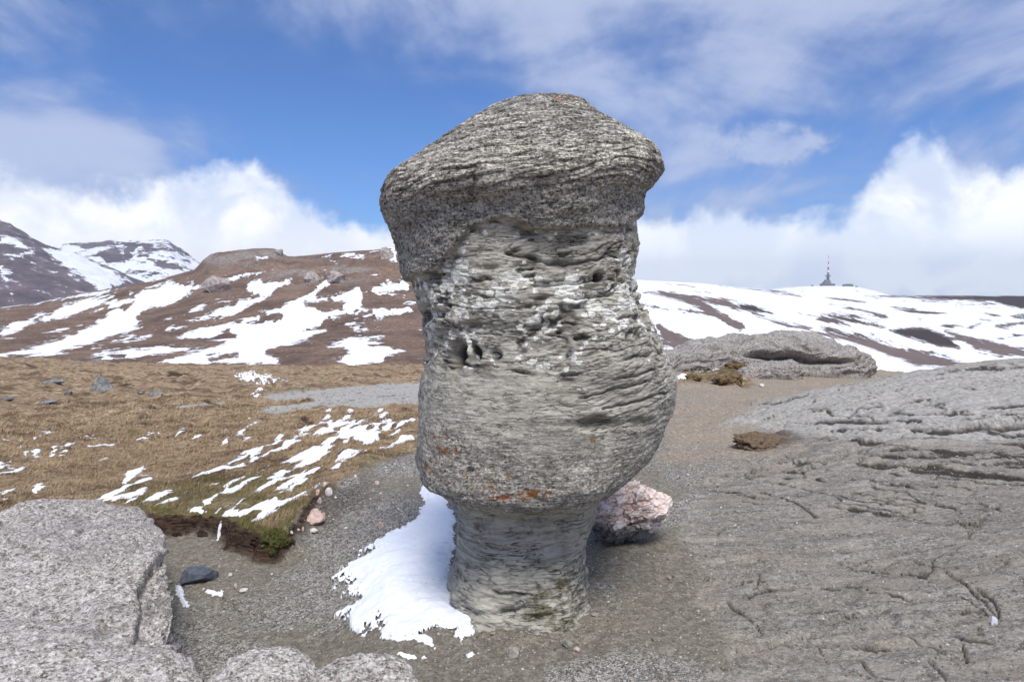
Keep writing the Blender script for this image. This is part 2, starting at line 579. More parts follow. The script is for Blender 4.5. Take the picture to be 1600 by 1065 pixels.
def m_boulder():
    m, g = new_mat('conglomerate', 0.92, 0.2)
    v = g.co
    gc, ga = grain_colour(g, v, (0.12, 0.104, 0.092), (0.43, 0.385, 0.345), (0.80, 0.76, 0.72), 58)
    gc2, gb = grain_colour(g, v, (0.10, 0.086, 0.076), (0.41, 0.360, 0.322), (0.78, 0.74, 0.70), 30)
    base = g.mix(0.42, gc, gc2)
    base = g.mix(g.mul(g.ramp(g.noise(v, 1.6, 6, 0.62, 0.3), 0.44, 0.66), 0.45), base, (0.26, 0.24, 0.225))
    base = g.mix(g.mul(g.ramp(g.noise(v, 4.3, 6, 0.68), 0.60, 0.72), 0.55), base, (0.30, 0.225, 0.17))
    crack = g.attr('crack')
    base = g.mix(g.mul(crack, 0.8), base, (0.085, 0.075, 0.065))
    wch, dch = chips(g, v, 46, 0.32, 0.33)
    wc2, dc2 = chips(g, v, 23, 0.12, 0.28)
    base = g.mix(g.mul(g.math('MAXIMUM', dch, dc2), 0.75), base, (0.105, 0.092, 0.082))
    base = g.mix(g.mul(g.math('MAXIMUM', wch, wc2), 0.80), base, g.mix(g.noise(v, 9, 3, 0.6), (0.62, 0.57, 0.52), (0.88, 0.85, 0.81)))
    # pits
    pit = g.ramp(g.noise(v, 13, 5, 0.7), 0.66, 0.74)
    base = g.mix(g.mul(pit, 0.7), base, (0.07, 0.062, 0.055))
    # orange lichen spots, amount set per boulder by the attribute
    om = g.ramp(g.sub(g.noise(v, 11, 5, 0.65), g.mul(g.sub(1.0, g.attr('orange')), 0.30)), 0.60, 0.66)
    base = g.mix(g.mul(om, 0.75), base, (0.42, 0.17, 0.04))
    wl = g.ramp(g.noise(v, 2.9, 6, 0.6, 0.2), 0.735, 0.76)
    base = g.mix(g.mul(wl, 0.8), base, (0.66, 0.65, 0.62))
    browning = g.mul(g.ramp(g.sep(g.node('ShaderNodeNewGeometry').outputs['Normal'])[2], 0.55, 0.05), 0.30)  # steep and down-facing faces turn browner in patches
    base = g.mix(g.mul(browning, g.ramp(g.noise(v, 5, 5, 0.6), 0.35, 0.6)), base, (0.16, 0.125, 0.10))
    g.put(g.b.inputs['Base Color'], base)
    h = g.add(g.add(g.mul(ga, 1.0), g.mul(gb, 0.9)), g.sub(g.mul(g.noise(v, 22, 5, 0.65), 1.2), g.mul(pit, 1.4)))
    g.put(g.b.inputs['Normal'], g.bump(h, 0.9, 0.016))
    return m


def m_ground():
    m, g = new_mat('hillside ground', 0.95, 0.15)
    v = g.co
    grass, green, snow, rock, dark, grav, flat = [g.attr(n) for n in ('grass', 'green', 'snow', 'rock', 'dark', 'gravel', 'palerock')]
    # grit
    n1 = g.noise(v, 1.1, 6, 0.62, 0.4)
    n2 = g.noise(v, 16, 7, 0.7)
    grit = g.mix(n1, (0.100, 0.086, 0.060), (0.200, 0.174, 0.130))
    grit = g.mix(g.ramp(n2, 0.36, 0.66, -0.3, 0.8), grit, (0.29, 0.26, 0.205))
    grit = g.mix(g.attr('beige'), grit, g.mix(1.0, grit, (1.75, 1.58, 1.50), 'MULTIPLY'))
    gcol, ga = grain_colour(g, v, (0.05, 0.046, 0.038), (0.215, 0.192, 0.155), (0.75, 0.72, 0.67), 48)
    gcol2, gb = grain_colour(g, v, (0.055, 0.05, 0.042), (0.235, 0.21, 0.175), (0.75, 0.72, 0.68), 110)
    gm = g.mix(0.5, gcol, gcol2)
    grit = g.mix(g.math('MINIMUM', g.add(g.mul(grav, 0.85), 0.22), 1.0), grit, gm)
    # sparse white chips
    ch = g.vor(v, 26, out='Distance')
    cid = g.grey(g.vor(v, 26, out='Color'))
    chip = g.mul(g.ramp(ch, 0.22, 0.14), g.ramp(cid, 0.80, 0.84))
    grit = g.mix(g.mul(chip, 0.8), grit, (0.58, 0.56, 0.52))
    wch, dch = chips(g, v, 34, 0.16, 0.26)
    grit = g.mix(g.mul(dch, 0.6), grit, (0.05, 0.045, 0.036))
    grit = g.mix(g.mul(wch, g.add(0.35, g.mul(grav, 0.45))), grit, (0.58, 0.55, 0.50))
    # layered rock
    sv = g.mapv(v, (1.0, 5.0, 1.0), (0, 0, 0.12))
    st = g.noise(sv, 1.5, 8, 0.66, 0.5)
    rk = g.mix(g.ramp(st, 0.33, 0.68), (0.135, 0.122, 0.098), (0.405, 0.365, 0.305))
    rk = g.mix(g.ramp(n2, 0.36, 0.66, -0.3, 0.7), rk, (0.44, 0.40, 0.35))
    ln = g.math('ABSOLUTE', g.sub(g.noise(g.mapv(v, (1.0, 4.2, 2.0), (0, 0, 0.10)), 2.1, 7, 0.62, 0.6), 0.5))
    lines = g.mul(g.ramp(ln, 0.022, 0.004), g.ramp(g.noise(v, 1.9, 5, 0.6), 0.40, 0.56))
    ln2 = g.math('ABSOLUTE', g.sub(g.noise(g.mapv(v, (0.5, 3.0, 2.0), (0, 0, 0.06)), 2.6, 6, 0.6, 0.4), 0.5))
    lines = g.math('MAXIMUM', lines, g.mul(g.mul(g.ramp(ln2, 0.030, 0.006), g.ramp(g.noise(v, 1.4, 4, 0.6), 0.40, 0.55)), flat))
    rk = g.mix(g.mul(lines, 0.85), rk, (0.055, 0.047, 0.036))
    rk = g.mix(g.ramp(g.noise(g.mapv(v, (0.7, 1.6, 1)), 1.4, 9, 0.72, 0.6), 0.47, 0.62, 0.0, 0.68), rk, (0.105, 0.096, 0.072))
    rk = g.mix(0.38, rk, gm)
    rk = g.mix(g.mul(g.ramp(g.noise(v, 2.3, 5, 0.6), 0.45, 0.7), 0.5), rk, (0.37, 0.315, 0.262))
    rk = g.mix(g.mul(flat, 0.62), rk, g.mix(g.ramp(n2, 0.35, 0.65), (0.36, 0.345, 0.315), (0.68, 0.66, 0.62)))
    # white lichen on the pale slab
    wl = g.mul(g.ramp(g.noise(g.mapv(v, (1, 2.2, 1)), 3.4, 7, 0.66), 0.60, 0.68), flat)
    rk = g.mix(g.mul(wl, 0.6), rk, (0.60, 0.60, 0.62))
    base = g.mix(rock, grit, rk)
    # grassland
    gn = g.noise(g.mapv(v, (1, 1.5, 1)), 2.6, 8, 0.66, 0.5)
    gf = g.noise(g.mapv(v, (1, 0.6, 1)), 42, 6, 0.7)
    gl = g.noise(v, 0.23, 6, 0.62, 0.4)
    gcl = g.cr(gn, [(0.32, (0.100, 0.068, 0.042)), (0.43, (0.310, 0.218, 0.128)), (0.54, (0.480, 0.358, 0.224)), (0.67, (0.68, 0.56, 0.39))])
    gcl = g.mix(g.mul(g.ramp(gl, 0.42, 0.66), 0.45), gcl, (0.320, 0.205, 0.135))
    lg = g.noise(g.mapv(v, (0.6, 1.0, 1)), 0.42, 8, 0.70, 0.8)
    gcl = g.mix(g.ramp(lg, 0.51, 0.59, 0.0, 0.72), gcl, (0.120, 0.078, 0.053))
    gcl = g.mix(g.ramp(lg, 0.44, 0.36, 0.0, 0.50), gcl, (0.50, 0.39, 0.27))
    gcl = g.mix(g.ramp(gf, 0.36, 0.60, 0.60, -0.2), gcl, (0.115, 0.072, 0.040))
    tus = g.noise(g.mapv(v, (0.8, 1.6, 1)), 1.5, 7, 0.7, 0.8)
    gcl = g.mix(g.ramp(tus, 0.57, 0.63, 0.0, 0.70), gcl, (0.080, 0.050, 0.032))
    dsh = g.math('ABSOLUTE', g.sub(g.noise(g.mapv(v, (0.7, 1.9, 1)), 1.9, 8, 0.68, 0.9), 0.5))
    gcl = g.mix(g.mul(g.ramp(dsh, 0.020, 0.004), g.ramp(g.noise(v, 0.6, 5, 0.6), 0.44, 0.56)), gcl, (0.070, 0.045, 0.030))
    gcl = g.mix(g.ramp(g.noise(g.mapv(v, (0.8, 1.5, 1)), 0.9, 9, 0.72, 0.5), 0.54, 0.66, 0.0, 0.55), gcl, (0.60, 0.48, 0.34))
    gg = g.mix(gf, (0.055, 0.060, 0.014), (0.27, 0.235, 0.075))
    gm_ = g.mul(green, g.ramp(gn, 0.30, 0.62, 1.0, 0.45))
    gcl = g.mix(gm_, gcl, gg)
    base = g.mix(grass, base, gcl)
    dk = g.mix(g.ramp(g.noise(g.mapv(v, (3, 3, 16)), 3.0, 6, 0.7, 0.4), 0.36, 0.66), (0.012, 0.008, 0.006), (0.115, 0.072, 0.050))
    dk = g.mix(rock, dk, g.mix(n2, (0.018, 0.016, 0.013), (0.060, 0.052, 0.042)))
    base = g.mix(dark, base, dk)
    # snow
    rv = g.mapv(v, (1, 1, 1), (0, 0, 0.224))
    sn = g.add(snow, g.add(g.mul(g.sub(g.noise(g.mapv(rv, (2.6, 0.5, 1)), 5, 7, 0.7), 0.5), 1.7), g.mul(g.sub(g.noise(v, 24, 5, 0.7), 0.5), 0.7)))
    sm = g.ramp(sn, 0.46, 0.54)
    base = g.mix(sm, base, (0.86, 0.90, 0.95))
    g.put(g.b.inputs['Base Color'], base)
    hr = g.add(g.add(g.mul(st, 1.6), g.mul(ga, 0.45)), g.mul(n2, 0.8))
    hg = g.add(g.mul(g.add(g.mul(ga, 0.7), g.mul(gb, 0.4)), g.add(g.mul(grav, 0.9), 0.30)), g.mul(n2, 0.5))
    h = g.add(g.mul(hr, rock), g.mul(hg, g.sub(1.0, rock)))
    h = g.add(h, g.mul(grass, g.add(g.mul(gf, 1.6), g.mul(gn, 1.5))))
    h = g.mul(h, g.sub(1.0, g.mul(sm, 0.85)))
    g.put(g.b.inputs['Normal'], g.bump(h, 0.95, 0.028))
    return m


def m_hill():
    m, g = new_mat('far hillside', 0.95, 0.1)
    v = g.co
    snow, dark, rk, tint = [g.attr(n) for n in ('snow', 'dark', 'rock', 'tint')]
    n1 = g.noise(g.mapv(v, (1, 1, 2)), 0.035, 8, 0.66, 0.4)
    n2 = g.noise(v, 0.35, 7, 0.7, 0.2)
    n3 = g.noise(g.mapv(v, (1, 0.28, 1), (0, 0, 0.5)), 0.12, 7, 0.68, 0.3)
    c = g.cr(n1, [(0.30, (0.115, 0.075, 0.058)), (0.50, (0.225, 0.150, 0.108)), (0.70, (0.34, 0.235, 0.170))])
    n6 = g.noise(g.mapv(v, (1, 1, 1.6)), 0.9, 6, 0.75, 0.2)
    c = g.mix(g.ramp(n2, 0.38, 0.60, 0.5, 0.0), c, (0.065, 0.046, 0.040))
    c = g.mix(g.ramp(n6, 0.52, 0.64, 0.0, 0.55), c, (0.40, 0.32, 0.26))
    c = g.mix(g.ramp(n6, 0.48, 0.38, 0.0, 0.6), c, (0.05, 0.036, 0.03))
    c = g.mix(g.mul(tint, 0.75), c, g.mix(n2, (0.110, 0.085, 0.085), (0.235, 0.19, 0.18)))
    c = g.mix(dark, c, g.mix(n2, (0.03, 0.025, 0.025), (0.075, 0.06, 0.055)))
    rc = g.mix(g.ramp(n6, 0.38, 0.62), (0.09, 0.08, 0.075), (0.46, 0.42, 0.39))
    c = g.mix(g.mul(rk, 0.8), c, rc)
    n4 = g.noise(g.mapv(v, (1, 0.5, 2.5)), 0.11, 9, 0.74, 0.3)
    s = g.add(snow, g.add(g.mul(g.sub(n2, 0.5), 1.7), g.add(g.mul(g.sub(n3, 0.5), 1.3), g.mul(g.sub(n4, 0.5), 2.6))))
    sm = g.ramp(s, 0.46, 0.53)
    c = g.mix(sm, c, (0.87, 0.90, 0.95))
    g.put(g.b.inputs['Base Color'], c)
    h = g.mul(g.add(g.mul(n2, 1.0), g.mul(n1, 3.0)), g.sub(1.0, g.mul(sm, 0.9)))
    g.put(g.b.inputs['Normal'], g.bump(h, 0.8, 1.2))
    return m


def m_mount():
    m, g = new_mat('snowy mountain', 0.95, 0.1)
    v = g.co
    snow = g.attr('snow')
    n1 = g.noise(g.mapv(v, (1, 1, 3)), 0.006, 9, 0.68, 0.3)
    n2 = g.noise(g.mapv(v, (1, 1, 1.5)), 0.03, 8, 0.7, 0.2)
    c = g.mix(g.ramp(n1, 0.35, 0.65), (0.095, 0.075, 0.085), (0.21, 0.165, 0.175))
    c = g.mix(g.ramp(n2, 0.3, 0.6, 0.5, 0), c, (0.045, 0.040, 0.052))
    s = g.add(snow, g.add(g.mul(g.sub(n2, 0.5), 2.6), g.mul(g.sub(n1, 0.5), 1.6)))
    sm = g.ramp(s, 0.45, 0.56)
    c = g.mix(sm, c, (0.86, 0.89, 0.94))
    g.put(g.b.inputs['Base Color'], c)
    g.put(g.b.inputs['Normal'], g.bump(g.add(n2, g.mul(n1, 2)), 0.9, 9.0))
    return m


def m_stone(name, dark, mid, light, scale=30, bumpd=0.006, snowcap=False):
    m, g = new_mat(name, 0.88, 0.25)
    v = g.co
    n = g.noise(v, scale, 7, 0.68, 0.3)
    nb = g.noise(v, scale * 0.22, 5, 0.6)
    c = g.cr(n, [(0.30, dark), (0.50, mid), (0.72, light)])
    c = g.mix(g.mul(g.ramp(nb, 0.4, 0.7), 0.5), c, mid)
    g.put(g.b.inputs['Base Color'], c)
    g.put(g.b.inputs['Normal'], g.bump(g.add(n, g.mul(g.noise(v, scale * 4, 4, 0.6), 0.4)), 0.8, bumpd))
    return m


def m_pinkrock():
    m, g = new_mat('pink breccia', 0.85, 0.25)
    v = g.co
    cell, dk, under = g.attr('cell'), g.attr('crack'), g.attr('under')
    c = g.cr(cell, [(0.0, (0.58, 0.40, 0.36)), (0.3, (0.78, 0.63, 0.57)), (0.6, (0.86, 0.74, 0.69)), (1.0, (0.92, 0.87, 0.83))])
    n = g.noise(v, 30, 7, 0.7)
    c = g.mix(g.ramp(n, 0.40, 0.62, 0.35, -0.1), c, (0.42, 0.29, 0.25))
    c = g.mix(g.ramp(g.noise(v, 7, 5, 0.6), 0.52, 0.7, 0, 0.6), c, (0.42, 0.40, 0.40))
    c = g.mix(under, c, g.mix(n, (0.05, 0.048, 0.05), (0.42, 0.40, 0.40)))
    c = g.mix(g.mul(dk, 0.55), c, (0.18, 0.12, 0.10))
    g.put(g.b.inputs['Base Color'], c)
    g.put(g.b.inputs['Normal'], g.bump(g.add(n, g.mul(g.noise(v, 90, 4, 0.6), 0.4)), 0.9, 0.012))
    return m


def m_grass():
    m, g = new_mat('grass blades', 0.8, 0.2)
    t, gr = g.attr('tone'), g.attr('green')
    c = g.cr(t, [(0.0, (0.13, 0.085, 0.044)), (0.4, (0.31, 0.220, 0.133)), (0.8, (0.52, 0.40, 0.25)), (1.0, (0.66, 0.55, 0.39))])
    c = g.mix(gr, c, g.mix(t, (0.040, 0.050, 0.010), (0.19, 0.185, 0.045)))
    g.put(g.b.inputs['Base Color'], c)
    return m


def m_attrcol(name, rough=0.85):
    m, g = new_mat(name, rough, 0.25)
    g.put(g.b.inputs['Base Color'], g.attr('shade', True))
    return m


def m_plain(name, c, rough=0.7):
    m, g = new_mat(name, rough, 0.3)
    n = g.noise(g.co, 0.6, 5, 0.6)
    g.put(g.b.inputs['Base Color'], g.mix(n, tuple(k * 0.8 for k in c), c))
    return m


MS = {'snow': m_snow(), 'pillar': m_pillar(), 'boulder': m_boulder(), 'ground': m_ground(), 'hill': m_hill(), 'mount': m_mount(),
      'pink': m_pinkrock(), 'grass': m_grass(), 'gravel': m_attrcol('loose gravel'),
      'slate': m_stone('blue grey slate', (0.045, 0.055, 0.075), (0.095, 0.110, 0.140), (0.20, 0.22, 0.25), 14, 0.004),
      'white_stone': m_stone('white quartz', (0.42, 0.36, 0.32), (0.66, 0.61, 0.56), (0.80, 0.78, 0.74), 22),
      'pink_stone': m_stone('pink stone', (0.36, 0.22, 0.18), (0.60, 0.44, 0.38), (0.74, 0.64, 0.58), 22),
      'grey_stone': m_stone('grey stone', (0.14, 0.13, 0.11), (0.30, 0.28, 0.24), (0.46, 0.43, 0.38), 25),
      'moor_stone': m_stone('lichened moor stone', (0.07, 0.072, 0.075), (0.19, 0.19, 0.19), (0.48, 0.48, 0.46), 5, 0.03),
      'crag': m_stone('crag', (0.12, 0.10, 0.095), (0.36, 0.31, 0.29), (0.66, 0.60, 0.57), 0.5, 0.6),
      'turf': m_stone('dead turf', (0.04, 0.026, 0.016), (0.15, 0.105, 0.068), (0.30, 0.22, 0.14), 24, 0.02),
      'mossturf': m_stone('mossy tussock turf', (0.045, 0.032, 0.016), (0.150, 0.100, 0.050), (0.27, 0.205, 0.10), 7, 0.03),
      'moss': m_stone('green moss', (0.026, 0.030, 0.008), (0.075, 0.076, 0.020), (0.19, 0.165, 0.055), 30, 0.03),
      'peat': m_stone('dark peat', (0.014, 0.009, 0.006), (0.050, 0.032, 0.022), (0.12, 0.08, 0.055), 26, 0.03),
      'concrete': m_plain('grey concrete', (0.20, 0.21, 0.23)), 'steel': m_plain('dark steel', (0.10, 0.11, 0.13)),
      'red': m_plain('red paint', (0.42, 0.06, 0.05)), 'white': m_plain('white paint', (0.8, 0.8, 0.8)),
      'glass': m_plain('dark glass', (0.03, 0.035, 0.045), 0.2)}

# ------------------------------------------------------------------ terrain near the rock
NEAR = rows_surface([
    (0.5, 'z', [(-900, .25), (300, .1), (800, 0), (1300, .1), (2500, .3)]),
    (3.0, 'z', [(-400, .25), (0, .1), (300, -.05), (800, -.06), (1300, .08), (1600, .18), (2000, .3)]),
    (4.3, 'z', [(-400, .1), (0, .0), (280, -.1), (500, -.08), (800, -.05), (1100, 0), (1300, .05), (1600, .17), (2000, .35)]),
    (5.7, 'z', [(-400, .05), (0, -.02), (280, -.1), (500, -.06), (600, -.02), (800, 0), (1100, 0), (1300, .06), (1600, .25), (2000, .5)]),
    (7.0, 'z', [(-400, .0), (0, -.06), (250, -.1), (400, -.06), (550, .02), (800, .05), (1100, .03), (1300, .12), (1600, .33), (2000, .6)]),
    (9.0, 'z', [(-400, -.05), (0, -.05), (250, -.04), (400, .0), (550, .06), (650, .08), (800, .1), (1060, .03), (1200, .1), (1400, .3), (1600, .45), (2000, .8)]),
    (11.8, 'z', [(-400, -.4), (0, -.3), (250, -.2), (400, -.1), (550, .0), (640, .05), (800, .05), (1060, .02), (1150, .08), (1300, .33), (1450, .58), (1600, .80), (2000, 1.1)]),
    (14.5, 'z', [(-400, -.7), (0, -.6), (300, -.42), (450, -.3), (640, -.12), (800, 0), (1060, .03), (1130, .1), (1200, .24), (1300, .52), (1400, .78), (1480, .94), (1600, 1.12), (2000, 1.5)]),
    (17.0, 'z', [(-400, -.9), (0, -.85), (400, -.55), (640, -.35), (800, -.1), (1060, .04), (1200, .0), (1300, .05), (1400, .15), (1600, .3), (2000, .6)]),
    (20.0, 'z', [(-400, -1.3), (0, -1.2), (400, -.75), (640, -.55), (800, -.2), (1060, .08), (1200, -.05), (1350, -.12), (1600, -.3), (2000, -.2)]),
    (26.0, 'z', [(-400, -1.8), (0, -1.7), (400, -1.3), (640, -1.0), (800, -.6), (1060, 0), (1200, -.1), (1380, -.3), (1600, -.8), (2000, -1)]),
    (40.0, 'z', [(-400, -2.6), (0, -2.5), (400, -2.4), (640, -2.45), (800, -2.8), (1060, -3), (1400, -3.5), (2000, -4)]),
    (90.0, 'z', [(-400, -4.6), (0, -5.1), (200, -5.75), (450, -6.2), (650, -6.0), (800, -7), (1060, -8), (2000, -9)]),
    (150.0, 'z', [(-400, -13), (650, -15), (1060, -14), (2000, -14)]),
])

BANK = [(100, 800), (240, 800), (300, 802), (335, 809), (372, 820), (396, 830), (414, 840), (432, 840), (450, 828), (466, 808), (486, 790), (520, 772), (600, 752)]
_bw = [at_z(px, py, -0.06)[:2] for px, py in BANK]
HOLLOW = _bw + [np.array((-0.6, 7.0)), np.array((-0.6, 3.5)), np.array((-5, 3.5)), np.array((-5.2, 7.5))]

CRACKS = [  # (pixel width, depth in metres, points seen in the photograph)
    (4.6, .09, [(1227, 658), (1320, 657), (1412, 657), (1440, 661)]), (6.2, .13, [(1416, 669), (1450, 673), (1479, 675), (1525, 670), (1600, 666), (1660, 664)]),
    (3.4, .07, [(1323, 689), (1360, 690), (1395, 687), (1450, 684), (1530, 690), (1620, 694)]), (3.0, .06, [(1390, 705), (1450, 706), (1530, 712), (1610, 716)]), (3.8, .08, [(1323, 722), (1343, 726), (1400, 727), (1431, 730), (1480, 733), (1526, 740), (1600, 748), (1660, 750)]),
    (2.4, .045, [(1223, 746), (1255, 747), (1287, 751)]), (3.2, .06, [(1339, 748), (1383, 755), (1410, 758), (1433, 764)]),
    (2.2, .035, [(1120, 784), (1140, 786), (1167, 783), (1207, 787)]), (3.0, .05, [(1217, 775), (1240, 782), (1255, 793), (1279, 803)]),
    (3.0, .05, [(1311, 792), (1359, 796), (1385, 799), (1410, 806), (1439, 814)]), (2.6, .045, [(1415, 772), (1443, 785), (1470, 789), (1497, 793)]),
    (3.6, .05, [(1186, 893), (1186, 903), (1181, 917), (1172, 924)]), (3.2, .05, [(1167, 934), (1185, 927), (1207, 925), (1240, 924)]),
    (3.0, .05, [(1136, 938), (1147, 950), (1163, 960), (1180, 974), (1192, 989)]), (2.4, .035, [(1273, 920), (1290, 921), (1316, 923)]),
    (3.6, .06, [(1475, 891), (1498, 902), (1515, 919), (1530, 932), (1546, 947), (1560, 960)]), (4.6, .07, [(1524, 916), (1540, 926), (1555, 938), (1561, 952), (1562, 962)]),
    (3.2, .05, [(1483, 960), (1500, 952), (1522, 949), (1550, 956)]), (3.2, .05, [(1203, 1010), (1219, 1004), (1236, 1007)]),
    (3.6, .05, [(1343, 1030), (1354, 1045), (1369, 1062)]), (3.4, .05, [(1487, 991), (1515, 1001), (1554, 1004)]),
    (4.0, .05, [(1503, 1000), (1508, 1015), (1512, 1031)]), (4.0, .06, [(1451, 1029), (1462, 1045), (1477, 1064)]), (4.0, .05, [(1431, 1058), (1446, 1054), (1463, 1062)]),
    (2.6, .06, [(1191, 628), (1208, 630), (1226, 626), (1262, 617)]), (2.2, .05, [(1259, 639), (1289, 638), (1309, 646)]),
    (2.2, .05, [(1499, 609), (1536, 609)]), (2.0, .05, [(1416, 629), (1440, 629)]), (2.4, .05, [(1450, 590), (1500, 580), (1600, 574), (1660, 570)]),
    (2.2, .04, [(1375, 740), (1410, 744)]), (2.2, .04, [(1240, 722), (1290, 722)]), (2.2, .03, [(1100, 765), (1160, 770)]), (2.6, .04, [(1545, 640), (1600, 636), (1650, 636)]),
    (2.6, .05, [(281, 876), (300, 879), (322, 882), (343, 888), (362, 900), (372, 912)]), (2.6, .03, [(370, 908), (395, 912), (415, 920)]),
]
_rl = np.random.default_rng(77)
for _i in range(46):      # further bedding joints, long and nearly level, dipping a little to the right
    _x = _rl.uniform(1150, 1600); _y = _rl.uniform(705, 800) if _i % 3 else _rl.uniform(600, 700)
    if _y < 700 and _y < 668 - (_x - 1150) * .19: continue
    _n = int(_rl.integers(3, 7)); _st = _rl.uniform(22, 48) * (1.25 if _y < 760 else .8)
    _sl = _rl.uniform(-.03, .06) + .10 * (_y > 740); _pts = []
    for _k in range(_n):
        _pts.append((_x, _y)); _x += _st * _rl.uniform(.6, 1.3); _y += _st * (_sl + _rl.normal(0, .035))
    CRACKS.append((_rl.uniform(1.5, 2.8), _rl.uniform(.03, .06), _pts))
for _i in range(15):
    _x = _rl.uniform(1180, 1600); _y = _rl.uniform(800, 1060); _a = _rl.normal(.22, .32); _pts = []
    for _k in range(int(_rl.integers(3, 6))):
        _pts.append((_x, _y)); _l = _rl.uniform(14, 34); _x += _l * math.cos(_a); _y += _l * math.sin(_a) * .8; _a += _rl.normal(0, .22)
    CRACKS.append((_rl.uniform(1.2, 2.2), _rl.uniform(.012, .028), _pts))
SHADED_HAGS = [(3.5, .12, [(85, 627), (100, 629), (120, 625), (140, 628), (157, 631)]), (3.5, .12, [(245, 675), (262, 681), (277, 677)]), (3, .1, [(215, 656), (225, 653), (236, 652)]),
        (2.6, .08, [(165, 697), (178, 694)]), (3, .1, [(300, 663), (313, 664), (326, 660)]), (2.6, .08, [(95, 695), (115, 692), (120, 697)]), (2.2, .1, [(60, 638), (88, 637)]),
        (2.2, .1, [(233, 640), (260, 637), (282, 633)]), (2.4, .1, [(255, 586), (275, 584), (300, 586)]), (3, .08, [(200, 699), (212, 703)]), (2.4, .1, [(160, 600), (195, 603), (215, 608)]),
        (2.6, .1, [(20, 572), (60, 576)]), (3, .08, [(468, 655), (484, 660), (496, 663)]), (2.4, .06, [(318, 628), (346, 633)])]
NEAR_SNOW = [  # wind-packed streaks: pixel polygons
    [(505, 665), (520, 657), (525, 668), (520, 676), (508, 668)], [(520, 690), (527, 678), (545, 668), (565, 664), (592, 676), (594, 684), (575, 697), (562, 692), (548, 686), (536, 698), (530, 690)],
    [(380, 716), (402, 703), (428, 692), (455, 688), (475, 672), (500, 662), (508, 664), (490, 675), (468, 690), (450, 708), (440, 700), (420, 706), (395, 720), (382, 718)],
    [(452, 720), (470, 708), (490, 700), (500, 700), (515, 706), (500, 714), (480, 722), (462, 728)],
    [(520, 722), (525, 708), (548, 700), (570, 702), (590, 695), (580, 708), (550, 716), (530, 726)],
    [(592, 702), (615, 690), (632, 680), (646, 678), (646, 688), (620, 694), (600, 703)],
    [(438, 760), (455, 748), (480, 736), (500, 726), (508, 728), (495, 740), (480, 748), (462, 756), (446, 762)],
    [(185, 760), (196, 740), (208, 728), (222, 728), (212, 744), (200, 758), (190, 770), (180, 775)], [(190, 775), (215, 760), (240, 757), (215, 772), (200, 780)],
    [(240, 758), (300, 744), (340, 733), (380, 722), (382, 727), (345, 738), (305, 751), (260, 762)], [(300, 752), (330, 742), (302, 748), (280, 757)],
    [(345, 755), (372, 745), (385, 742), (368, 756), (350, 768), (352, 758)], [(352, 800), (380, 790), (400, 787), (430, 777), (462, 774), (458, 782), (438, 792), (420, 800), (405, 815), (402, 822), (406, 803), (385, 808), (376, 812), (360, 806)],
    [(296, 797), (306, 792), (330, 798), (312, 800)], [(328, 801), (342, 792), (362, 785), (346, 797), (338, 806)], [(316, 782), (338, 775), (320, 786)], [(503, 652), (510, 646), (518, 650), (512, 656)],
    [(532, 652), (545, 645), (550, 643), (542, 655)], [(585, 660), (600, 653), (612, 655), (598, 660)], [(625, 664), (640, 657), (646, 657), (646, 664), (630, 667)], [(588, 645), (596, 638), (596, 645), (588, 650)],
    [(395, 620), (410, 611), (400, 622), (394, 626)], [(478, 648), (484, 643), (482, 649)], [(150, 782), (175, 772), (198, 772), (180, 785)],
    [(216, 690), (235, 680), (248, 675), (232, 686), (229, 694), (225, 688)], [(273, 680), (286, 674), (278, 679)], [(303, 692), (312, 680), (316, 686), (306, 694)], [(350, 694), (354, 682), (354, 694)], [(362, 694), (372, 684), (382, 678), (374, 686), (368, 696)],
    [(27, 698), (36, 690), (34, 698), (30, 700)], [(35, 720), (42, 712), (40, 718)], [(78, 716), (90, 700), (84, 712)], [(88, 724), (95, 712), (102, 708), (92, 718)], [(0, 738), (8, 728), (18, 720), (10, 732), (0, 740)], [(52, 762), (66, 752), (76, 752), (64, 760), (56, 766)],
    [(52, 712), (66, 703), (56, 714)], [(50, 690), (64, 678), (66, 680), (54, 690)], [(0, 772), (20, 765), (24, 766), (4, 776)], [(12, 741), (24, 734), (16, 742)],
    [(366, 586), (385, 584), (412, 588), (446, 596), (415, 599), (386, 597)],
]
FLATROCK = [(395, 648), (398, 642), (425, 636), (470, 630), (490, 626), (470, 622), (430, 628), (408, 626), (412, 618), (450, 613), (500, 608), (540, 604), (600, 599), (660, 597), (820, 597), (820, 634), (640, 634), (560, 636), (500, 638), (470, 643), (440, 648)]
FLATROCK2 = [(235, 640), (300, 632), (350, 626), (370, 628), (340, 634), (290, 640), (240, 645)]
GRIT = [(-50, 802), (240, 799), (300, 800), (335, 808), (380, 820), (402, 831), (414, 840), (432, 840), (450, 828), (470, 801), (488, 781), (520, 755), (560, 737), (600, 722), (646, 706), (650, 700), (760, 690), (1050, 660),
        (1052, 600), (1070, 605), (1100, 612), (1150, 596), (1200, 590), (1340, 583), (1400, 572), (1700, 560), (1900, 1400), (-300, 1400)]
SLAB = [(1130, 662), (1190, 628), (1262, 606), (1330, 596), (1400, 585), (1480, 571), (1600, 556), (2000, 520), (2600, 1400), (1180, 1400), (1110, 1070), (1150, 1000), (1105, 930), (1080, 850), (1075, 790), (1090, 745), (1190, 722), (1265, 700), (1200, 672)]
PALE = [(1120, 668), (1190, 628), (1262, 606), (1330, 596), (1400, 585), (1480, 571), (1600, 556), (2000, 520), (2000, 680), (1600, 690), (1400, 692), (1280, 684), (1200, 672)]
TUFT = [(1062, 588), (1100, 568), (1150, 572), (1172, 590), (1180, 605), (1150, 606), (1110, 596), (1062, 600)]


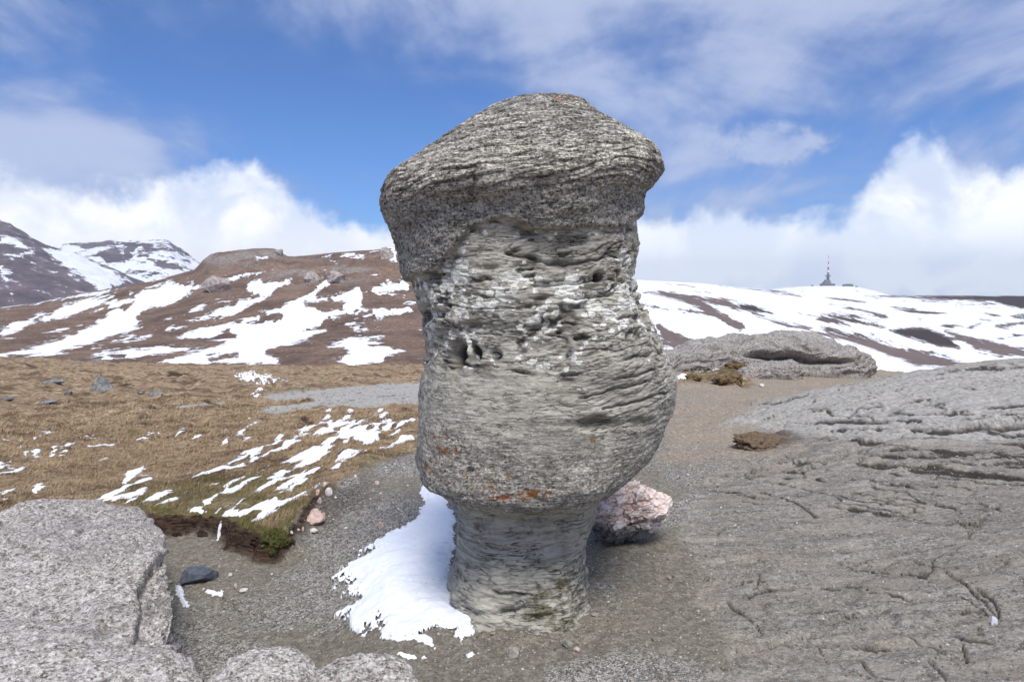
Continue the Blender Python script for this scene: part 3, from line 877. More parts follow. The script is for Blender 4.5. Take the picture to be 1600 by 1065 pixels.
def near_height(x, y, detail=True):
    z = NEAR(x, y)
    px, py = project(x, y, z)
    # the hollow below the turf bank
    sd = sdpoly(x * 100, y * 100, np.array(HOLLOW) * 100) / 100
    edge = 0.085 * fbm(x * 2.6, y * 2.6, o=4, seed=5, gain=.55)
    tap = sstep(640, 470, px)
    wdt = 0.09 + 0.5 * sstep(430, 540, px)
    z = z - 0.22 * tap * sstep(0.0, 1.0, (sd + edge) / wdt) * sstep(9.6, 8.6, y)
    return z, px, py, sd + edge, tap


def near_masks(x, y, px, py, sd, tap, z):
    wob = 5 * fbm(x * 1.3, y * 1.3, o=4, seed=21) * np.clip(9 / y, .25, 1.3)
    wfin = 2.5 * fbm(x * 5, y * 5, o=3, seed=22)
    grit = sdpoly(px, py, GRIT)
    right = px > 900
    gr = np.where(right & (grit > -40) & (y > 6), 60, grit)
    gr = np.where((y > 27), -60, gr)
    tuft = sdpoly(px, py, TUFT)
    grass = sstep(5.5, -2.5, gr + wob + wfin)
    grass = np.maximum(grass, 0.85 * sstep(-3, 3, tuft + wob * .5) * (y > 15) * (y < 23))
    inhol = (sd > 0.02) & (px < 500) & (y > 5)
    grass = np.where(inhol & (y < 9.3), grass * 0.0, grass)
    lipz = (sd < .012) & (sd > -.45) & (px > 225) & (px < 452) & (y > 6) & (y < 9.6)
    grass = np.where(lipz, 1.0, grass)
    slab = sdpoly(px, py, SLAB)
    rock = sstep(-14, 10, slab + 2.5 * wob) * (y < 16.3)
    pale = sstep(-10, 10, sdpoly(px, py, PALE) + wob) * (y < 16.3) * (y > 8)
    fr = np.maximum(sdpoly(px, py, FLATROCK), sdpoly(px, py, FLATROCK2) - 1.0)
    frm = sstep(-1.5, 1.5, fr + 0.35 * wob + .5 * wfin) * (y > 13) * (y < 60)
    grass = grass * (1 - frm) * (1 - pale)
    rock = np.maximum(rock, frm)
    pale = np.maximum(pale, frm)
    green = .7 * sstep(0.35, 1.0, 0.5 + 0.6 * fbm(x * .7, y * .7, o=3, seed=31) + .5 * sstep(60, 5, np.abs(py - 790)) * (px > 200) * (px < 520) - .5 * sstep(760, 700, py)) * sstep(14, 9, y)
    green = np.maximum(green, sstep(.34, .02, np.abs(sd) + .14 * fbm(x * 2.5, y * 2.5, o=3, seed=33)) * (px > 235) * (px < 460) * (y > 5.5) * (y < 9.5))
    green = np.maximum(green, .9 * sstep(-2, 4, tuft) * sstep(.0, .5, fbm(x * 2, y * 2, o=2, seed=8)))
    green = np.maximum(green, .6 * sstep(10, 2, np.hypot((px - 205) / 2.2, (py - 674))))
    # dark peat face
    dark = tap * sstep(-.02, .02, sd) * sstep(.15 + .07 * fbm(x * 3.2, y * 3.2, o=3, seed=4), .05, sd) * (px < 500) * (y > 5.5) * (px > 60) * (y < 9.6)
    mound = np.hypot((px - 1202) / 58, (py - 688) / 15) + .35 * fbm(x * 2, y * 2, o=3, seed=44)
    dark = np.maximum(dark, .75 * sstep(1.05, .5, mound))
    dark = np.maximum(dark, .55 * sstep(.2, .6, fbm(x * 1.2, y * 1.2, o=4, seed=47)) * sstep(60, 15, np.hypot((px - 520) / 1.6, py - 770)))
    dark = np.maximum(dark, .45 * sstep(-3, 3, tuft) * sstep(.1, .5, fbm(x * 2.4, y * 2.4, o=3, seed=57)))
    # snow streaks driven by the wind, lying in the grass
    snow = np.full(x.shape, -60.0, np.float32)
    for P in NEAR_SNOW:
        snow = np.maximum(snow, sdpoly(px, py, P))
    u = x * 0.975 - y * 0.222
    w = x * 0.222 + y * 0.975
    st = fbm(u * 3.6, w * 0.55, o=4, seed=61)
    env = sdpoly(px, py, [(370, 718), (470, 672), (520, 655), (600, 658), (648, 672), (648, 690), (560, 725), (470, 775), (405, 818), (330, 800), (420, 765), (350, 775), (280, 796), (150, 790), (180, 740), (230, 730), (240, 755), (330, 735)])
    mo = sdpoly(px, py, [(-60, 640), (60, 660), (200, 665), (420, 645), (400, 700), (200, 715), (100, 760), (-60, 790)])
    fine = fbm(u * 9, w * 1.6, o=3, seed=63)
    s1 = snow / 3.2 + 2.1 * fine - .32
    s2 = (st * .75 + 1.0 * fine - .44) * 2.4 * sstep(-8, 12, env) - 2 * sstep(4, -14, env)
    s3 = (st * 1.1 + .45 * fine - 1.06) * 3 - 3 * sstep(10, -10, mo)
    sn = np.clip(0.5 + 0.5 * np.maximum(np.maximum(s1, s2), s3), 0, 1) * (grit < 10) * (y > 6)
    ts = np.minimum(np.hypot((px - 1122) / 13, (py - 577) / 7), np.hypot((px - 1068) / 10, (py - 589) / 5)) + .3 * fbm(x * 6, y * 6, o=3, seed=3)
    sn = np.maximum(sn, sstep(1.15, .8, ts) * (y > 14) * (y < 24))
    bei = sstep(760, 700, py) * sstep(1000, 1060, px) * sstep(7.5, 9, y)
    grav = sstep(-.15, .5, fbm(x * .8, y * .8, o=4, seed=71) + .45 * sstep(980, 1060, py) * (px > 850) * (px < 1150) + .3 * sstep(80, 0, np.abs(px - 960)) * (py > 880) - .25 * sstep(700, 660, py))
    grav = grav * (1 - .75 * bei)
    dark = dark * (sn < .5)
    stepz = np.zeros(x.shape, np.float32); joint = stepz.copy()
    for fq, am, sd_, gt in ((1.05, .060, 121, -.30), (2.6, .034, 131, -.12), (5.2, .018, 141, -.05)):
        cw = .75 * fbm(x * .30, y * .40, o=2, seed=sd_) + .12 * fbm(x * 1.5, y * 1.5, o=3, seed=sd_ + 1) + .03 * fbm(x * 7, y * 7, o=3, seed=sd_ + 5)
        q = (y * .95 + x * .10 + cw) * fq
        f_ = q - np.floor(q)
        idn = np.floor(q)
        gate = sstep(gt, gt + .4, fbm(x * .26 * fq + idn * 7.3, idn * 3.1 + y * .1, o=3, seed=sd_ + 2))
        wl = np.clip(.0125 * fq * np.clip(y / 6, .8, 2.6) * (.5 + .8 * np.clip(fbm(x * .9, y * .9, o=2, seed=sd_ + 6) + .5, 0, 1.2)), .012, .2)
        gr_ = np.exp(-(f_ / wl) ** 2) + .0
        stepz = stepz + gate * am * ((1 - f_) * 0 + f_ * -.55 + .275 + .0) * -1 - gate * am * 1.0 * gr_
        joint = np.maximum(joint, gate * sstep(.25, .8, gr_) * (am > .012) * (rock > .6))
    near_k = np.where(y > 8.5, 1.35, .8)
    stepz = stepz * near_k
    # cracks, and peat hags dug out with their shadow painted dark
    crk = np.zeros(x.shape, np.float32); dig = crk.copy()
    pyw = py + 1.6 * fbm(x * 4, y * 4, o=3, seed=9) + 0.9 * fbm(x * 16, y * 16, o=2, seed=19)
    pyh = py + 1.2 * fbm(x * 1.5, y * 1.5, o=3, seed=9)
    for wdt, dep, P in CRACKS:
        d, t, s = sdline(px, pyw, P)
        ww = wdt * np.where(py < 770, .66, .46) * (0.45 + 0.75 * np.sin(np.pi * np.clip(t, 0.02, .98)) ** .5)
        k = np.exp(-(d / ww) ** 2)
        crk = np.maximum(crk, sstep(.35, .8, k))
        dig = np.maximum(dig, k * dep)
        # rock on the far side of the crack stands a little proud
        dig = dig - 0.25 * dep * np.exp(-(d / (5 * wdt)) ** 2) * (s < 0) * (px > 900)
    for wdt, dep, P in SHADED_HAGS:
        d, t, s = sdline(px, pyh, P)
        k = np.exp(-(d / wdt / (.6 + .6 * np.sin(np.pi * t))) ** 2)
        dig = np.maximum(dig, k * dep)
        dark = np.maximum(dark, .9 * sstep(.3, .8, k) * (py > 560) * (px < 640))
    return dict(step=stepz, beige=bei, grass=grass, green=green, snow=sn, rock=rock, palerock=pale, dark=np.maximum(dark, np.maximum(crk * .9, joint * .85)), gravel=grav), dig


def near_detail(x, y, A, dig, px):
    g, rk, sn = A['grass'], A['rock'], A['snow']
    d = 0.010 * fbm(x * 9, y * 9, o=3, seed=91) + .012 * fbm(x * 2.3, y * 2.3, o=3, seed=92)
    # grass: hummocks and little terraces
    hum = fbm(x * 1.1, y * .8, o=5, seed=93)
    far = np.clip(y / 9, .6, 6)
    fr = fbm(x * 3.5 , y * 2.2, o=4, seed=94)
    d = d + A['dark'] * (px < 520) * (y < 10) * .035 * fbm(x * 7, y * 7, o=4, seed=97, gain=.6)
    d = d + g * (0.060 * hum * far ** .8 + .028 * fr * np.clip(far, .6, 2.2) + 0.12 * fbm(x * .17, y * .13, o=3, seed=95) * sstep(12, 40, y))
    # terracettes
    q = y * 1.1 + 2.2 * fbm(x * .22, y * .22, o=3, seed=98)
    tr = (q - np.floor(q))
    d = d + g * .05 * np.clip(far, .8, 3) * (sstep(0, .75, tr) - tr) * sstep(9, 12, y)
    # rock: strata ledges
    wv = .7 * fbm(x * .35, y * .6, o=3, seed=96)
    q = y * 1.9 + x * .25 + wv * 3.0
    led = 0
    for f, a, s in ((1.0, .050, 1), (2.3, .022, 2), (5.1, .010, 3)):
        p = fbm(x * .55 * f, q * f * .62, o=3, seed=100 + s)
        led = led - a * np.exp(-(np.abs(p) / .055) ** 2) * sstep(-.1, .5, fbm(x * .5 * f, y * f * .5, o=2, seed=110 + s)) + a * .55 * p
    d = d + rk * led * np.where(y > 8.5, 1.5, .75)
    d = d + rk * A['step']
    d = d + 0.022 * sn * g
    return d - dig


def near_ground():
    az = np.concatenate([np.linspace(-180, -62, 24)[:-1], np.linspace(-62, -37.5, 30)[:-1], np.linspace(-37.5, 37.5, 620), np.linspace(37.5, 62, 30)[1:], np.linspace(62, 180, 24)[1:-1]])
    rr = [0.5]
    while rr[-1] < 150:
        r = rr[-1]
        st = .08 if r < 2.8 else .0050 if r < 5 else .0033 if r < 7 else .0022 if r < 10 else .0036 if r < 16 else .006 if r < 30 else .011
        rr.append(r * (1 + st))
    rr = np.array(rr)
    A, Rr = np.meshgrid(np.radians(az), rr)
    x, y = (Rr * np.sin(A)).ravel(), (Rr * np.cos(A)).ravel()
    ys = np.maximum(y, .5)
    z, px, py, sd, tap = near_height(x, ys)
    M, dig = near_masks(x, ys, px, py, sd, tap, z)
    z = z + near_detail(x, ys, M, dig, px) * sstep(1.0, 2.5, y)
    V = np.stack([x, y, z], 1)
    F = grid_faces(len(rr), len(az), True)[:, ::-1]
    fg = M['grass'][F].mean(1)
    fy = V[F[:, 0], 1]
    frk = M['rock'][F].mean(1)
    bed = (frk > .5)
    gra = (fg > .5) & ~bed
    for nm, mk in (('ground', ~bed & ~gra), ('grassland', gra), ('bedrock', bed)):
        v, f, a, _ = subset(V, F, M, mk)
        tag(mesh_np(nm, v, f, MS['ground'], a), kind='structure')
    return V, M


GV, GM = near_ground()


def ground_z(x, y):
    x = np.atleast_1d(np.asarray(x, float)); y = np.atleast_1d(np.asarray(y, float))
    z, px, py, sd, tap = near_height(x, y)
    M, dig = near_masks(x, y, px, py, sd, tap, z)
    return z + near_detail(x, y, M, dig, px), M


def ground_hit(px, py, y0=2.0, y1=140.0):
    """where the view ray through a pixel meets the near ground"""
    a, b, c = ray(px, py)
    ys = np.exp(np.linspace(math.log(y0), math.log(y1), 1500))
    z, *_ = near_height(a / b * ys, ys)
    zr = CAM_Z + c / b * ys
    k = np.argmax(zr < z)
    Y = ys[k]
    return np.array((a / b * Y, Y, float(z[k])))


# ------------------------------------------------------------------ hills
HILL = rows_surface([
    (110, 'z', [(-700, -16), (2300, -16)]),
    (140, 'z', [(-700, -15), (2300, -16)]),
    (185, 'p', [(-700, 583), (640, 583), (1000, 590), (2300, 596)]),
    (300, 'p', [(-700, 545), (0, 540), (300, 533), (640, 528), (900, 528), (1000, 515), (1100, 548), (1250, 566), (1400, 584), (1600, 586), (2300, 586)]),
    (450, 'p', [(-700, 505), (0, 505), (150, 497), (320, 468), (450, 462), (640, 458), (900, 455), (1010, 457), (1100, 480), (1240, 513), (1400, 560), (1600, 574), (2300, 577)]),
    (600, 'p', [(-700, 470), (0, 480), (60, 473), (144, 456), (247, 437), (305, 421), (318, 408), (338, 397), (365, 393), (396, 389), (421, 389), (432, 392), (450, 402), (478, 401), (528, 395), (586, 392), (619, 387), (700, 392), (820, 420), (1000, 455), (1150, 480), (1300, 520), (1450, 560), (1600, 566), (2300, 568)]),
    (700, 'p', [(-700, 490), (0, 492), (144, 466), (247, 450), (305, 438), (421, 420), (619, 410), (820, 425), (1000, 447), (1150, 470), (1300, 500), (1400, 523), (1600, 545), (2300, 550)]),
    (1000, 'p', [(-700, 520), (0, 515), (300, 470), (619, 450), (820, 436), (1000, 438), (1100, 444), (1200, 458), (1400, 487), (1600, 498), (2300, 500)]),
    (1400, 'p', [(-700, 520), (0, 515), (300, 480), (700, 456), (1000, 440), (1100, 445), (1180, 452), (1280, 458), (1370, 461), (1600, 462), (2300, 462)]),
    (1550, 'p', [(-700, 530), (0, 530), (300, 500), (700, 480), (1000, 450), (1180, 457), (1370, 464), (1600, 466), (2300, 466)]),
    (1750, 'z', [(-700, -90), (2300, -60)]),
])


def cv(pts, sc, ox, oy):
    return [(ox + a / sc, oy + b / sc) for a, b in pts]


HS = [cv(p, 2.424, 0, 320) for p in [
    [(15, 565), (200, 515), (350, 455), (440, 380), (490, 330), (600, 300), (740, 290), (735, 345), (650, 380), (560, 400), (520, 430), (545, 465), (460, 490), (390, 510), (300, 545), (150, 572)],
    [(560, 605), (620, 578), (780, 545), (860, 515), (660, 500), (780, 460), (900, 440), (1000, 400), (1150, 345), (1230, 275), (1290, 280), (1200, 340), (1400, 305), (1540, 268), (1555, 322), (1400, 360), (1380, 400), (1260, 440), (1140, 480), (1250, 465), (1150, 520), (1020, 560), (1090, 612)],
    [(300, 592), (360, 560), (450, 545), (660, 530), (770, 535), (700, 552), (560, 572), (480, 590)],
    [(935, 330), (945, 300), (980, 275), (1020, 290), (1060, 285), (1122, 264), (1110, 290), (1030, 340), (970, 348)],
    [(700, 445), (790, 405), (960, 350), (1010, 352), (880, 425), (770, 445)], [(590, 475), (690, 450), (720, 460), (640, 480)],
    [(190, 420), (240, 375), (330, 355), (440, 340), (400, 372), (330, 400), (230, 440)], [(0, 470), (80, 432), (165, 415), (70, 478), (0, 515)], [(0, 388), (200, 352), (330, 330), (420, 322), (350, 347), (150, 375)],
    [(860, 278), (950, 255), (1050, 240), (1030, 250), (870, 287)], [(690, 270), (780, 248), (745, 268)], [(950, 190), (1025, 190), (1015, 212), (975, 208)], [(1140, 200), (1260, 183), (1225, 197)],
    [(1230, 532), (1280, 515), (1340, 503), (1445, 505), (1400, 532), (1480, 540), (1545, 552), (1465, 575), (1445, 602), (1320, 606), (1238, 577), (1335, 552), (1240, 547)],
    [(1420, 407), (1560, 372), (1575, 408), (1480, 410), (1430, 432)], [(715, 402), (790, 353), (765, 388), (740, 402)], [(335, 417), (400, 383), (390, 400)], [(240, 497), (280, 478), (262, 497)],
    [(140, 578), (200, 548), (330, 540), (420, 515), (500, 500), (400, 530), (260, 560)], [(600, 300), (650, 285), (640, 300)], [(1470, 130), (1510, 165), (1500, 215), (1480, 210)], [(1230, 275), (1220, 240), (1245, 235), (1240, 275)],
    [(900, 520), (960, 500), (1180, 520), (1100, 545), (930, 545)], [(480, 605), (500, 595), (512, 608)], [(1220, 637), (1310, 637), (1305, 643), (1225, 642)], [(620, 430), (700, 415), (640, 440)]]]
HN = [cv(p, 2.424, 0, 320) for p in [
    [(935, 458), (1000, 430), (1060, 425), (1000, 448), (940, 462)], [(790, 510), (870, 480), (880, 490), (830, 508)], [(520, 425), (570, 390), (640, 385), (560, 425)], [(480, 380), (500, 345), (500, 365), (470, 390)],
    [(1380, 350), (1460, 345), (1440, 400), (1370, 385)], [(1160, 375), (1300, 375), (1230, 392)], [(1400, 512), (1440, 508), (1500, 540), (1440, 535)], [(420, 572), (460, 565), (470, 570), (430, 576)], [(790, 572), (900, 568), (880, 580), (800, 585)]]]
HB = [(cv(p, 2.667, 1000, 380), k) for p, k in [
    ([(20, 205), (100, 203), (230, 225), (330, 280), (420, 335), (432, 378), (380, 352), (300, 305), (250, 300), (150, 270), (270, 285), (180, 240), (60, 212)], 0),
    ([(60, 265), (180, 285), (260, 300), (150, 283)], 0), ([(220, 220), (350, 235), (430, 268), (540, 290), (480, 292), (400, 278), (300, 252)], 0), ([(370, 247), (480, 262), (548, 292), (450, 283)], 1),
    ([(700, 365), (800, 365), (900, 388), (1050, 428), (1200, 455), (1370, 502), (1270, 512), (1150, 507), (1080, 480), (1000, 452), (850, 405), (760, 385)], 0),
    ([(480, 300), (560, 320), (720, 352), (700, 365), (600, 345)], 0),
    ([(1040, 353), (1200, 357), (1280, 390), (1335, 432), (1250, 427), (1170, 405), (1080, 380)], 1), ([(1270, 365), (1360, 388), (1500, 415), (1610, 440), (1610, 474), (1480, 468), (1400, 445), (1330, 402)], 0),
    ([(940, 214), (1610, 216), (1610, 275), (1530, 258), (1480, 240), (1200, 229), (1000, 221)], 1), ([(1440, 216), (1640, 216), (1640, 280), (1530, 262)], 1), ([(755, 297), (900, 318), (1025, 350), (885, 327)], 1),
    ([(75, 348), (130, 372), (215, 405), (150, 432), (100, 402)], 0), ([(1480, 402), (1560, 380), (1600, 382), (1540, 398)], 1), ([(1370, 347), (1420, 335), (1380, 355)], 1), ([(1255, 345), (1340, 338), (1285, 352)], 1),
    ([(530, 190), (650, 215), (670, 225), (560, 205)], 1), ([(800, 325), (850, 335), (880, 345), (830, 338)], 1), ([(960, 372), (980, 368), (975, 388)], 1), ([(1480, 345), (1600, 325), (1600, 332), (1500, 352)], 0), ([(1150, 320), (1170, 316), (1172, 324)], 1),
    ([(1560, 290), (1610, 290), (1610, 310), (1540, 302)], 1), ([(1440, 290), (1500, 300), (1470, 303)], 1)]]


def hillsides():
    az = np.concatenate([np.linspace(-75, -37, 40)[:-1], np.linspace(-37, 37, 560), np.linspace(37, 75, 40)[1:]])
    Ys = np.concatenate([np.exp(np.linspace(math.log(112), math.log(180), 14)), np.exp(np.linspace(math.log(180), math.log(640), 250))[1:], np.exp(np.linspace(math.log(640), math.log(1570), 150))[1:], [1650, 1750]])
    T, YY = np.meshgrid(np.tan(np.radians(az)), Ys)
    x, y = (T * YY).ravel(), YY.ravel()
    z = HILL(x, y)
    px, py = project(x, y, z)
    left = sstep(900, 760, px)
    bumps = 1.6 * fbm(x * .012, y * .012, o=5, seed=201) + .5 * fbm(x * .06, y * .06, o=4, seed=202)
    crest = sstep(560, 590, y) * sstep(720, 640, y)
    z = z + left * bumps * (1 - .6 * crest) + (1 - left) * .4 * bumps * sstep(1450, 1300, y)
    # crags of the crest and of the outcrop band
    crag = np.maximum.reduce([np.exp(-((px - 300 - 55) / 50) ** 2 - ((py - 402) / 13) ** 2), np.exp(-((px - 425) / 22) ** 2 - ((py - 396) / 9) ** 2), np.exp(-((px - 492) / 62) ** 2 - ((py - 430) / 15) ** 2), .9 * np.exp(-((px - 550) / 30) ** 2 - ((py - 428) / 13) ** 2),
                              .8 * np.exp(-((px - 60) / 60) ** 2 - ((py - 462) / 8) ** 2)])
    crag = crag * left * (y > 300)
    cn = fbm(x * .05, y * .03, z * .12, o=5, seed=205)
    z = z + crag * 1.8 * np.abs(cn) + .9 * crag * (np.abs(fbm(x * .16, y * .1, o=3, seed=206)))
    px, py = project(x, y, z)
    w1 = 3.0 * fbm(x * .03, y * .02, o=4, seed=211); w2 = 1.6 * fbm(x * .12, y * .06, o=3, seed=212)
    sl = np.full(x.shape, -60.0)
    for P in HS:
        sl = np.maximum(sl, sdpoly(px, py, P))
    for P in HN:
        sl = np.minimum(sl, -sdpoly(px, py, P))
    snl = .44 + (sl + .9 * w1 + 1.0 * w2) / 10.0
    us, ws = x * .96 + y * .27, y * .96 - x * .27
    stk = fbm(us * .075, ws * .011, o=5, seed=221, gain=.6)
    snl = snl - .55 * sstep(.12, .55, stk) - .25 * sstep(.1, .5, fbm(us * .2, ws * .035, o=3, seed=223))
    # small drifts between the drawn ones
    dr = fbm(x * .05 + y * .010, y * .022, z * .12, o=5, seed=215, gain=.6)
    snl = np.maximum(snl, .5 + (dr - .56) * 1.6)
    sb = np.full(x.shape, -60.0); sk = sb.copy()
    for P, k in HB:
        s = sdpoly(px, py, P)
        sb = np.maximum(sb, s)
        if k: sk = np.maximum(sk, s)
    dash = fbm(x * .016, y * .016, z * .12, o=5, seed=217)
    opp = sstep(1180, 1400, px) * sstep(540, 525, py) * sstep(458, 470, py)
    snr = .5 - (sb + .9 * w1 + 1.1 * w2) / 8.0
    snr = np.minimum(snr, .5 + (.46 - dash) * 1.3 + (1 - opp) * .25)
    bl = sstep(700, 985, px + 90 * fbm(x * .012, y * .012, o=3, seed=231))
    snow = np.clip(snl * (1 - bl) + snr * bl, -.2, 1.2)
    snow = snow - .5 * crag * (sl < 2)
    dark = np.where(px > 820, sstep(-2, 3, sk), .6 * sstep(.35, .7, fbm(x * .05, y * .05, o=4, seed=219)) * .6)
    dark = np.maximum(dark, (px > 1000) * .6 * sstep(.3, .6, dash) * opp)
    A = dict(snow=snow, dark=dark, rock=np.clip(crag * 1.6, 0, 1) * sstep(-.25, .15, cn + .5 * fbm(x * .09, y * .05, o=3, seed=207)), tint=sstep(740, 960, px))
    V = np.stack([x, y, z], 1)
    F = grid_faces(len(Ys), len(az))[:, ::-1]
    fx = px[F].mean(1)
    for nm, mk in (('hillside', fx < 820), ('snowfield', fx >= 820)):
        v, f, a, _ = subset(V, F, A, mk)
        tag(mesh_np(nm, v, f, MS['hill'], a), kind='structure')


hillsides()


def hill_hit(px, py, y0=180.0, y1=1500.0):
    a, b, c = ray(px, py)
    ys = np.exp(np.linspace(math.log(y0), math.log(y1), 1500))
    z = HILL(a / b * ys, ys)
    zr = CAM_Z + c / b * ys
    k = np.argmax(zr < z)
    Y = ys[k]
    return np.array((a / b * Y, Y, float(z[k])))


def far_mountain(name, D, depth, crest, snowf, span, amp, seed, nc=260, nr=110):
    u = np.linspace(span[0], span[1], nc)
    v = np.linspace(-.35, 1, nr)
    U, Vv = np.meshgrid(u, v)
    c = np.array(crest, float)
    ytop = np.interp(U, c[:, 0], c[:, 1])
    yy = D - depth * Vv
    dy = (532.5 - ytop) / FPX
    zt = CAM_Z + D * (-SP + dy * CP) / (CP + dy * SP)
    x = (U - 800) / FPX * yy / 1.003
    prof = np.where(Vv < 0, 1 + 1.1 * Vv, (1 - np.clip(Vv, 0, 1)) ** 1.05)
    z = -70 + (zt + 70) * prof
    x, yy, z, U, Vv = [k.ravel() for k in (x, yy, z, U, Vv)]
    rid = 1 - np.abs(fbm(x * .004, yy * .0025, o=5, seed=seed))
    z = z + amp * (rid - .75) * np.clip(.12 + 2.2 * Vv, .08, 1) * (1 - .3 * Vv) + amp * .22 * fbm(x * .02, yy * .014, o=4, seed=seed + 3)
    px, py = project(x, yy, z)
    A = dict(snow=snowf(x, yy, z, px, py))
    tag(mesh_np(name, np.stack([x, yy, z], 1), grid_faces(nr, nc), MS['mount'], A), kind='structure')


MP = [cv(p, 2.424, 0, 320) for p in [
    [(0, 118), (20, 118), (50, 128), (95, 160), (60, 160), (0, 135)], [(0, 240), (70, 242), (50, 262), (20, 278), (0, 272)], [(30, 190), (130, 170), (132, 188), (90, 188), (50, 206)], [(45, 118), (100, 118), (130, 128), (60, 125)],
    [(160, 165), (240, 165), (330, 190), (400, 240), (500, 290), (380, 328), (300, 265), (270, 250), (200, 210)], [(118, 238), (145, 250), (128, 252)], [(30, 318), (60, 330), (44, 344)], [(0, 52), (28, 58), (55, 75), (20, 64)], [(200, 150), (260, 165), (330, 200), (250, 190)]]]
MD = [cv(p, 2.424, 0, 320) for p in [[(270, 150), (400, 138), (470, 145), (330, 165)], [(480, 150), (520, 150), (500, 175)], [(370, 180), (440, 165), (470, 210), (410, 220)], [(540, 150), (575, 152), (560, 170)], [(640, 145), (690, 165), (680, 172)], [(480, 165), (500, 200), (470, 205)], [(560, 205), (700, 235), (620, 240)]]]


def snow_m1(x, y, z, px, py):
    s = np.full(x.shape, -60.0)
    for P in MP: s = np.maximum(s, sdpoly(px, py, P))
    return np.clip(.42 + s / 13, .12, 1)


def snow_m2(x, y, z, px, py):
    s = np.full(x.shape, -60.0)
    for P in MD: s = np.maximum(s, sdpoly(px, py, P))
    return np.clip(.70 - np.maximum(s + 3, 0) / 6 - .30 * fbm(x * .012, z * .004, o=4, seed=9) * (py < 400), 0, 1)


far_mountain('mountain_ridge', 2400, 1000, [(-500, 300), (-200, 345), (0, 342), (14, 344), (35, 357), (62, 374), (85, 385), (120, 396), (160, 412), (210, 436), (300, 480), (400, 520)], snow_m1, (-500, 400), 34, 301)
far_mountain('plateau_mountain', 3500, 1500, [(-400, 420), (0, 410), (78, 386), (107, 378), (180, 375.5), (255, 373), (268, 376), (280, 385), (295, 395), (315, 407), (350, 430), (450, 470), (700, 500)], snow_m2, (-300, 700), 30, 333)


def tower_hill():
    u = np.linspace(1000, 1600, 120); v = np.linspace(-.6, 1, 60)
    U, Vv = np.meshgrid(u, v)
    top = np.interp(U, [1000, 1180, 1215, 1250, 1290, 1330, 1345, 1360, 1385, 1420, 1600], [480, 456, 450.5, 447.5, 446.6, 447.5, 449.5, 453, 460, 468, 500])
    y = 2100 - 450 * Vv
    dy = (532.5 - top) / FPX
    zt = CAM_Z + 2100 * (-SP + dy * CP) / (CP + dy * SP)
    z = -60 + (zt + 60) * (1 - Vv * Vv)
    x = (U - 800) / FPX * y / 1.0
    A = dict(snow=np.full(x.size, .86), dark=np.full(x.size, .6), rock=np.zeros(x.size), tint=np.ones(x.size))
    V = np.stack([x.ravel(), y.ravel(), z.ravel()], 1)
    V[:, 2] += .8 * fbm(V[:, 0] * .02, V[:, 1] * .02, o=3, seed=5)
    tag(mesh_np('snowy_summit', V, grid_faces(60, 120), MS['hill'], A), kind='structure')


tower_hill()

# the land beyond everything, to the horizon
def far_land():
    n = 64
    th = np.linspace(0, 2 * math.pi, n, endpoint=False)
    V, rad = [], [100, 400, 1200, 3000, 6000, 9000]
    for r in rad:
        for t in th:
            V.append((r * math.sin(t), r * math.cos(t), -85))
    V.append((0, 0, -85))
    A = dict(snow=np.full(len(V), .62), dark=np.zeros(len(V)), rock=np.zeros(len(V)), tint=np.ones(len(V)))
    F = grid_faces(len(rad), n, True)[:, ::-1]
    tag(mesh_np('valley_floor', V, F, MS['hill'], A), kind='structure')


far_land()

# ------------------------------------------------------------------ the mushroom rock
YC = 5.7
PROF = [  # photo row, left, right, front radius
    (143, 868, 893, .10), (146, 840, 905, .22), (150, 815, 914, .32), (158, 772, 924, .44), (175, 740, 941, .56), (190, 714, 966, .66), (205, 691, 992, .74), (215, 679, 1008, .80),
    (230, 661, 1027, .88), (243, 645, 1037, .93), (256, 631, 1041, .97), (270, 615, 1039, 1.0), (285, 602, 1032, 1.04), (300, 596, 1021, 1.06), (320, 596, 1012, 1.02), (340, 603, 1007, .93),
    (355, 612, 1007, .87), (380, 624, 1006, .85), (400, 629, 1003, .84), (430, 637, 998, .85), (450, 644, 1006, .86), (470, 650, 1014, .87), (490, 655, 1022, .88), (510, 658, 1034, .89),
    (530, 660, 1042, .90), (550, 659, 1048, .92), (570, 657, 1054, .94), (590, 652, 1057, .96), (610, 649, 1055, .98), (640, 646, 1049, 1.0), (670, 644, 1037, 1.01), (700, 642, 1021, 1.02),
    (718, 641, 1005, 1.01), (732, 643, 988, .97), (742, 652, 972, .90), (749, 668, 960, .80), (756, 686, 950, .70), (766, 697, 943, .62), (780, 704, 937, .57), (800, 708, 931, .555),
    (830, 710, 923, .55), (855, 710, 917, .56), (875, 707, 917, .58), (892, 704, 920, .61), (905, 703, 929, .65), (918, 704, 937, .70), (935, 702, 945, .78), (960, 696, 952, .86)]
PITS = [  # px, py, rx, ry, depth
    (716, 556, 12, 19, .15), (743, 549, 8, 12, .11), (775, 556, 8, 9, .07), (891, 556, 5, 8, .05), (941, 431, 8, 6, .10), (935, 664, 34, 11, .055), (1000, 660, 26, 9, .03), (886, 594, 14, 7, .05),
    (884, 490, 13, 12, .05), (880, 480, 7, 6, .05), (833, 408, 12, 9, .05), (822, 366, 16, 7, .05), (740, 508, 12, 6, .04), (690, 490, 9, 9, .04), (998, 524, 12, 9, .05), (667, 492, 8, 10, .05), (1010, 470, 6, 9, .04),
    (880, 410, 22, 9, .05), (816, 551, 10, 6, .035), (712, 401, 10, 6, .03), (775, 861, 5, 5, .02), (815, 820, 8, 6, .03), (732, 735, 7, 5, .03), (695, 415, 14, 7, .03), (962, 398, 12, 5, .04), (850, 447, 20, 4, .04), (760, 420, 18, 4, .03)]
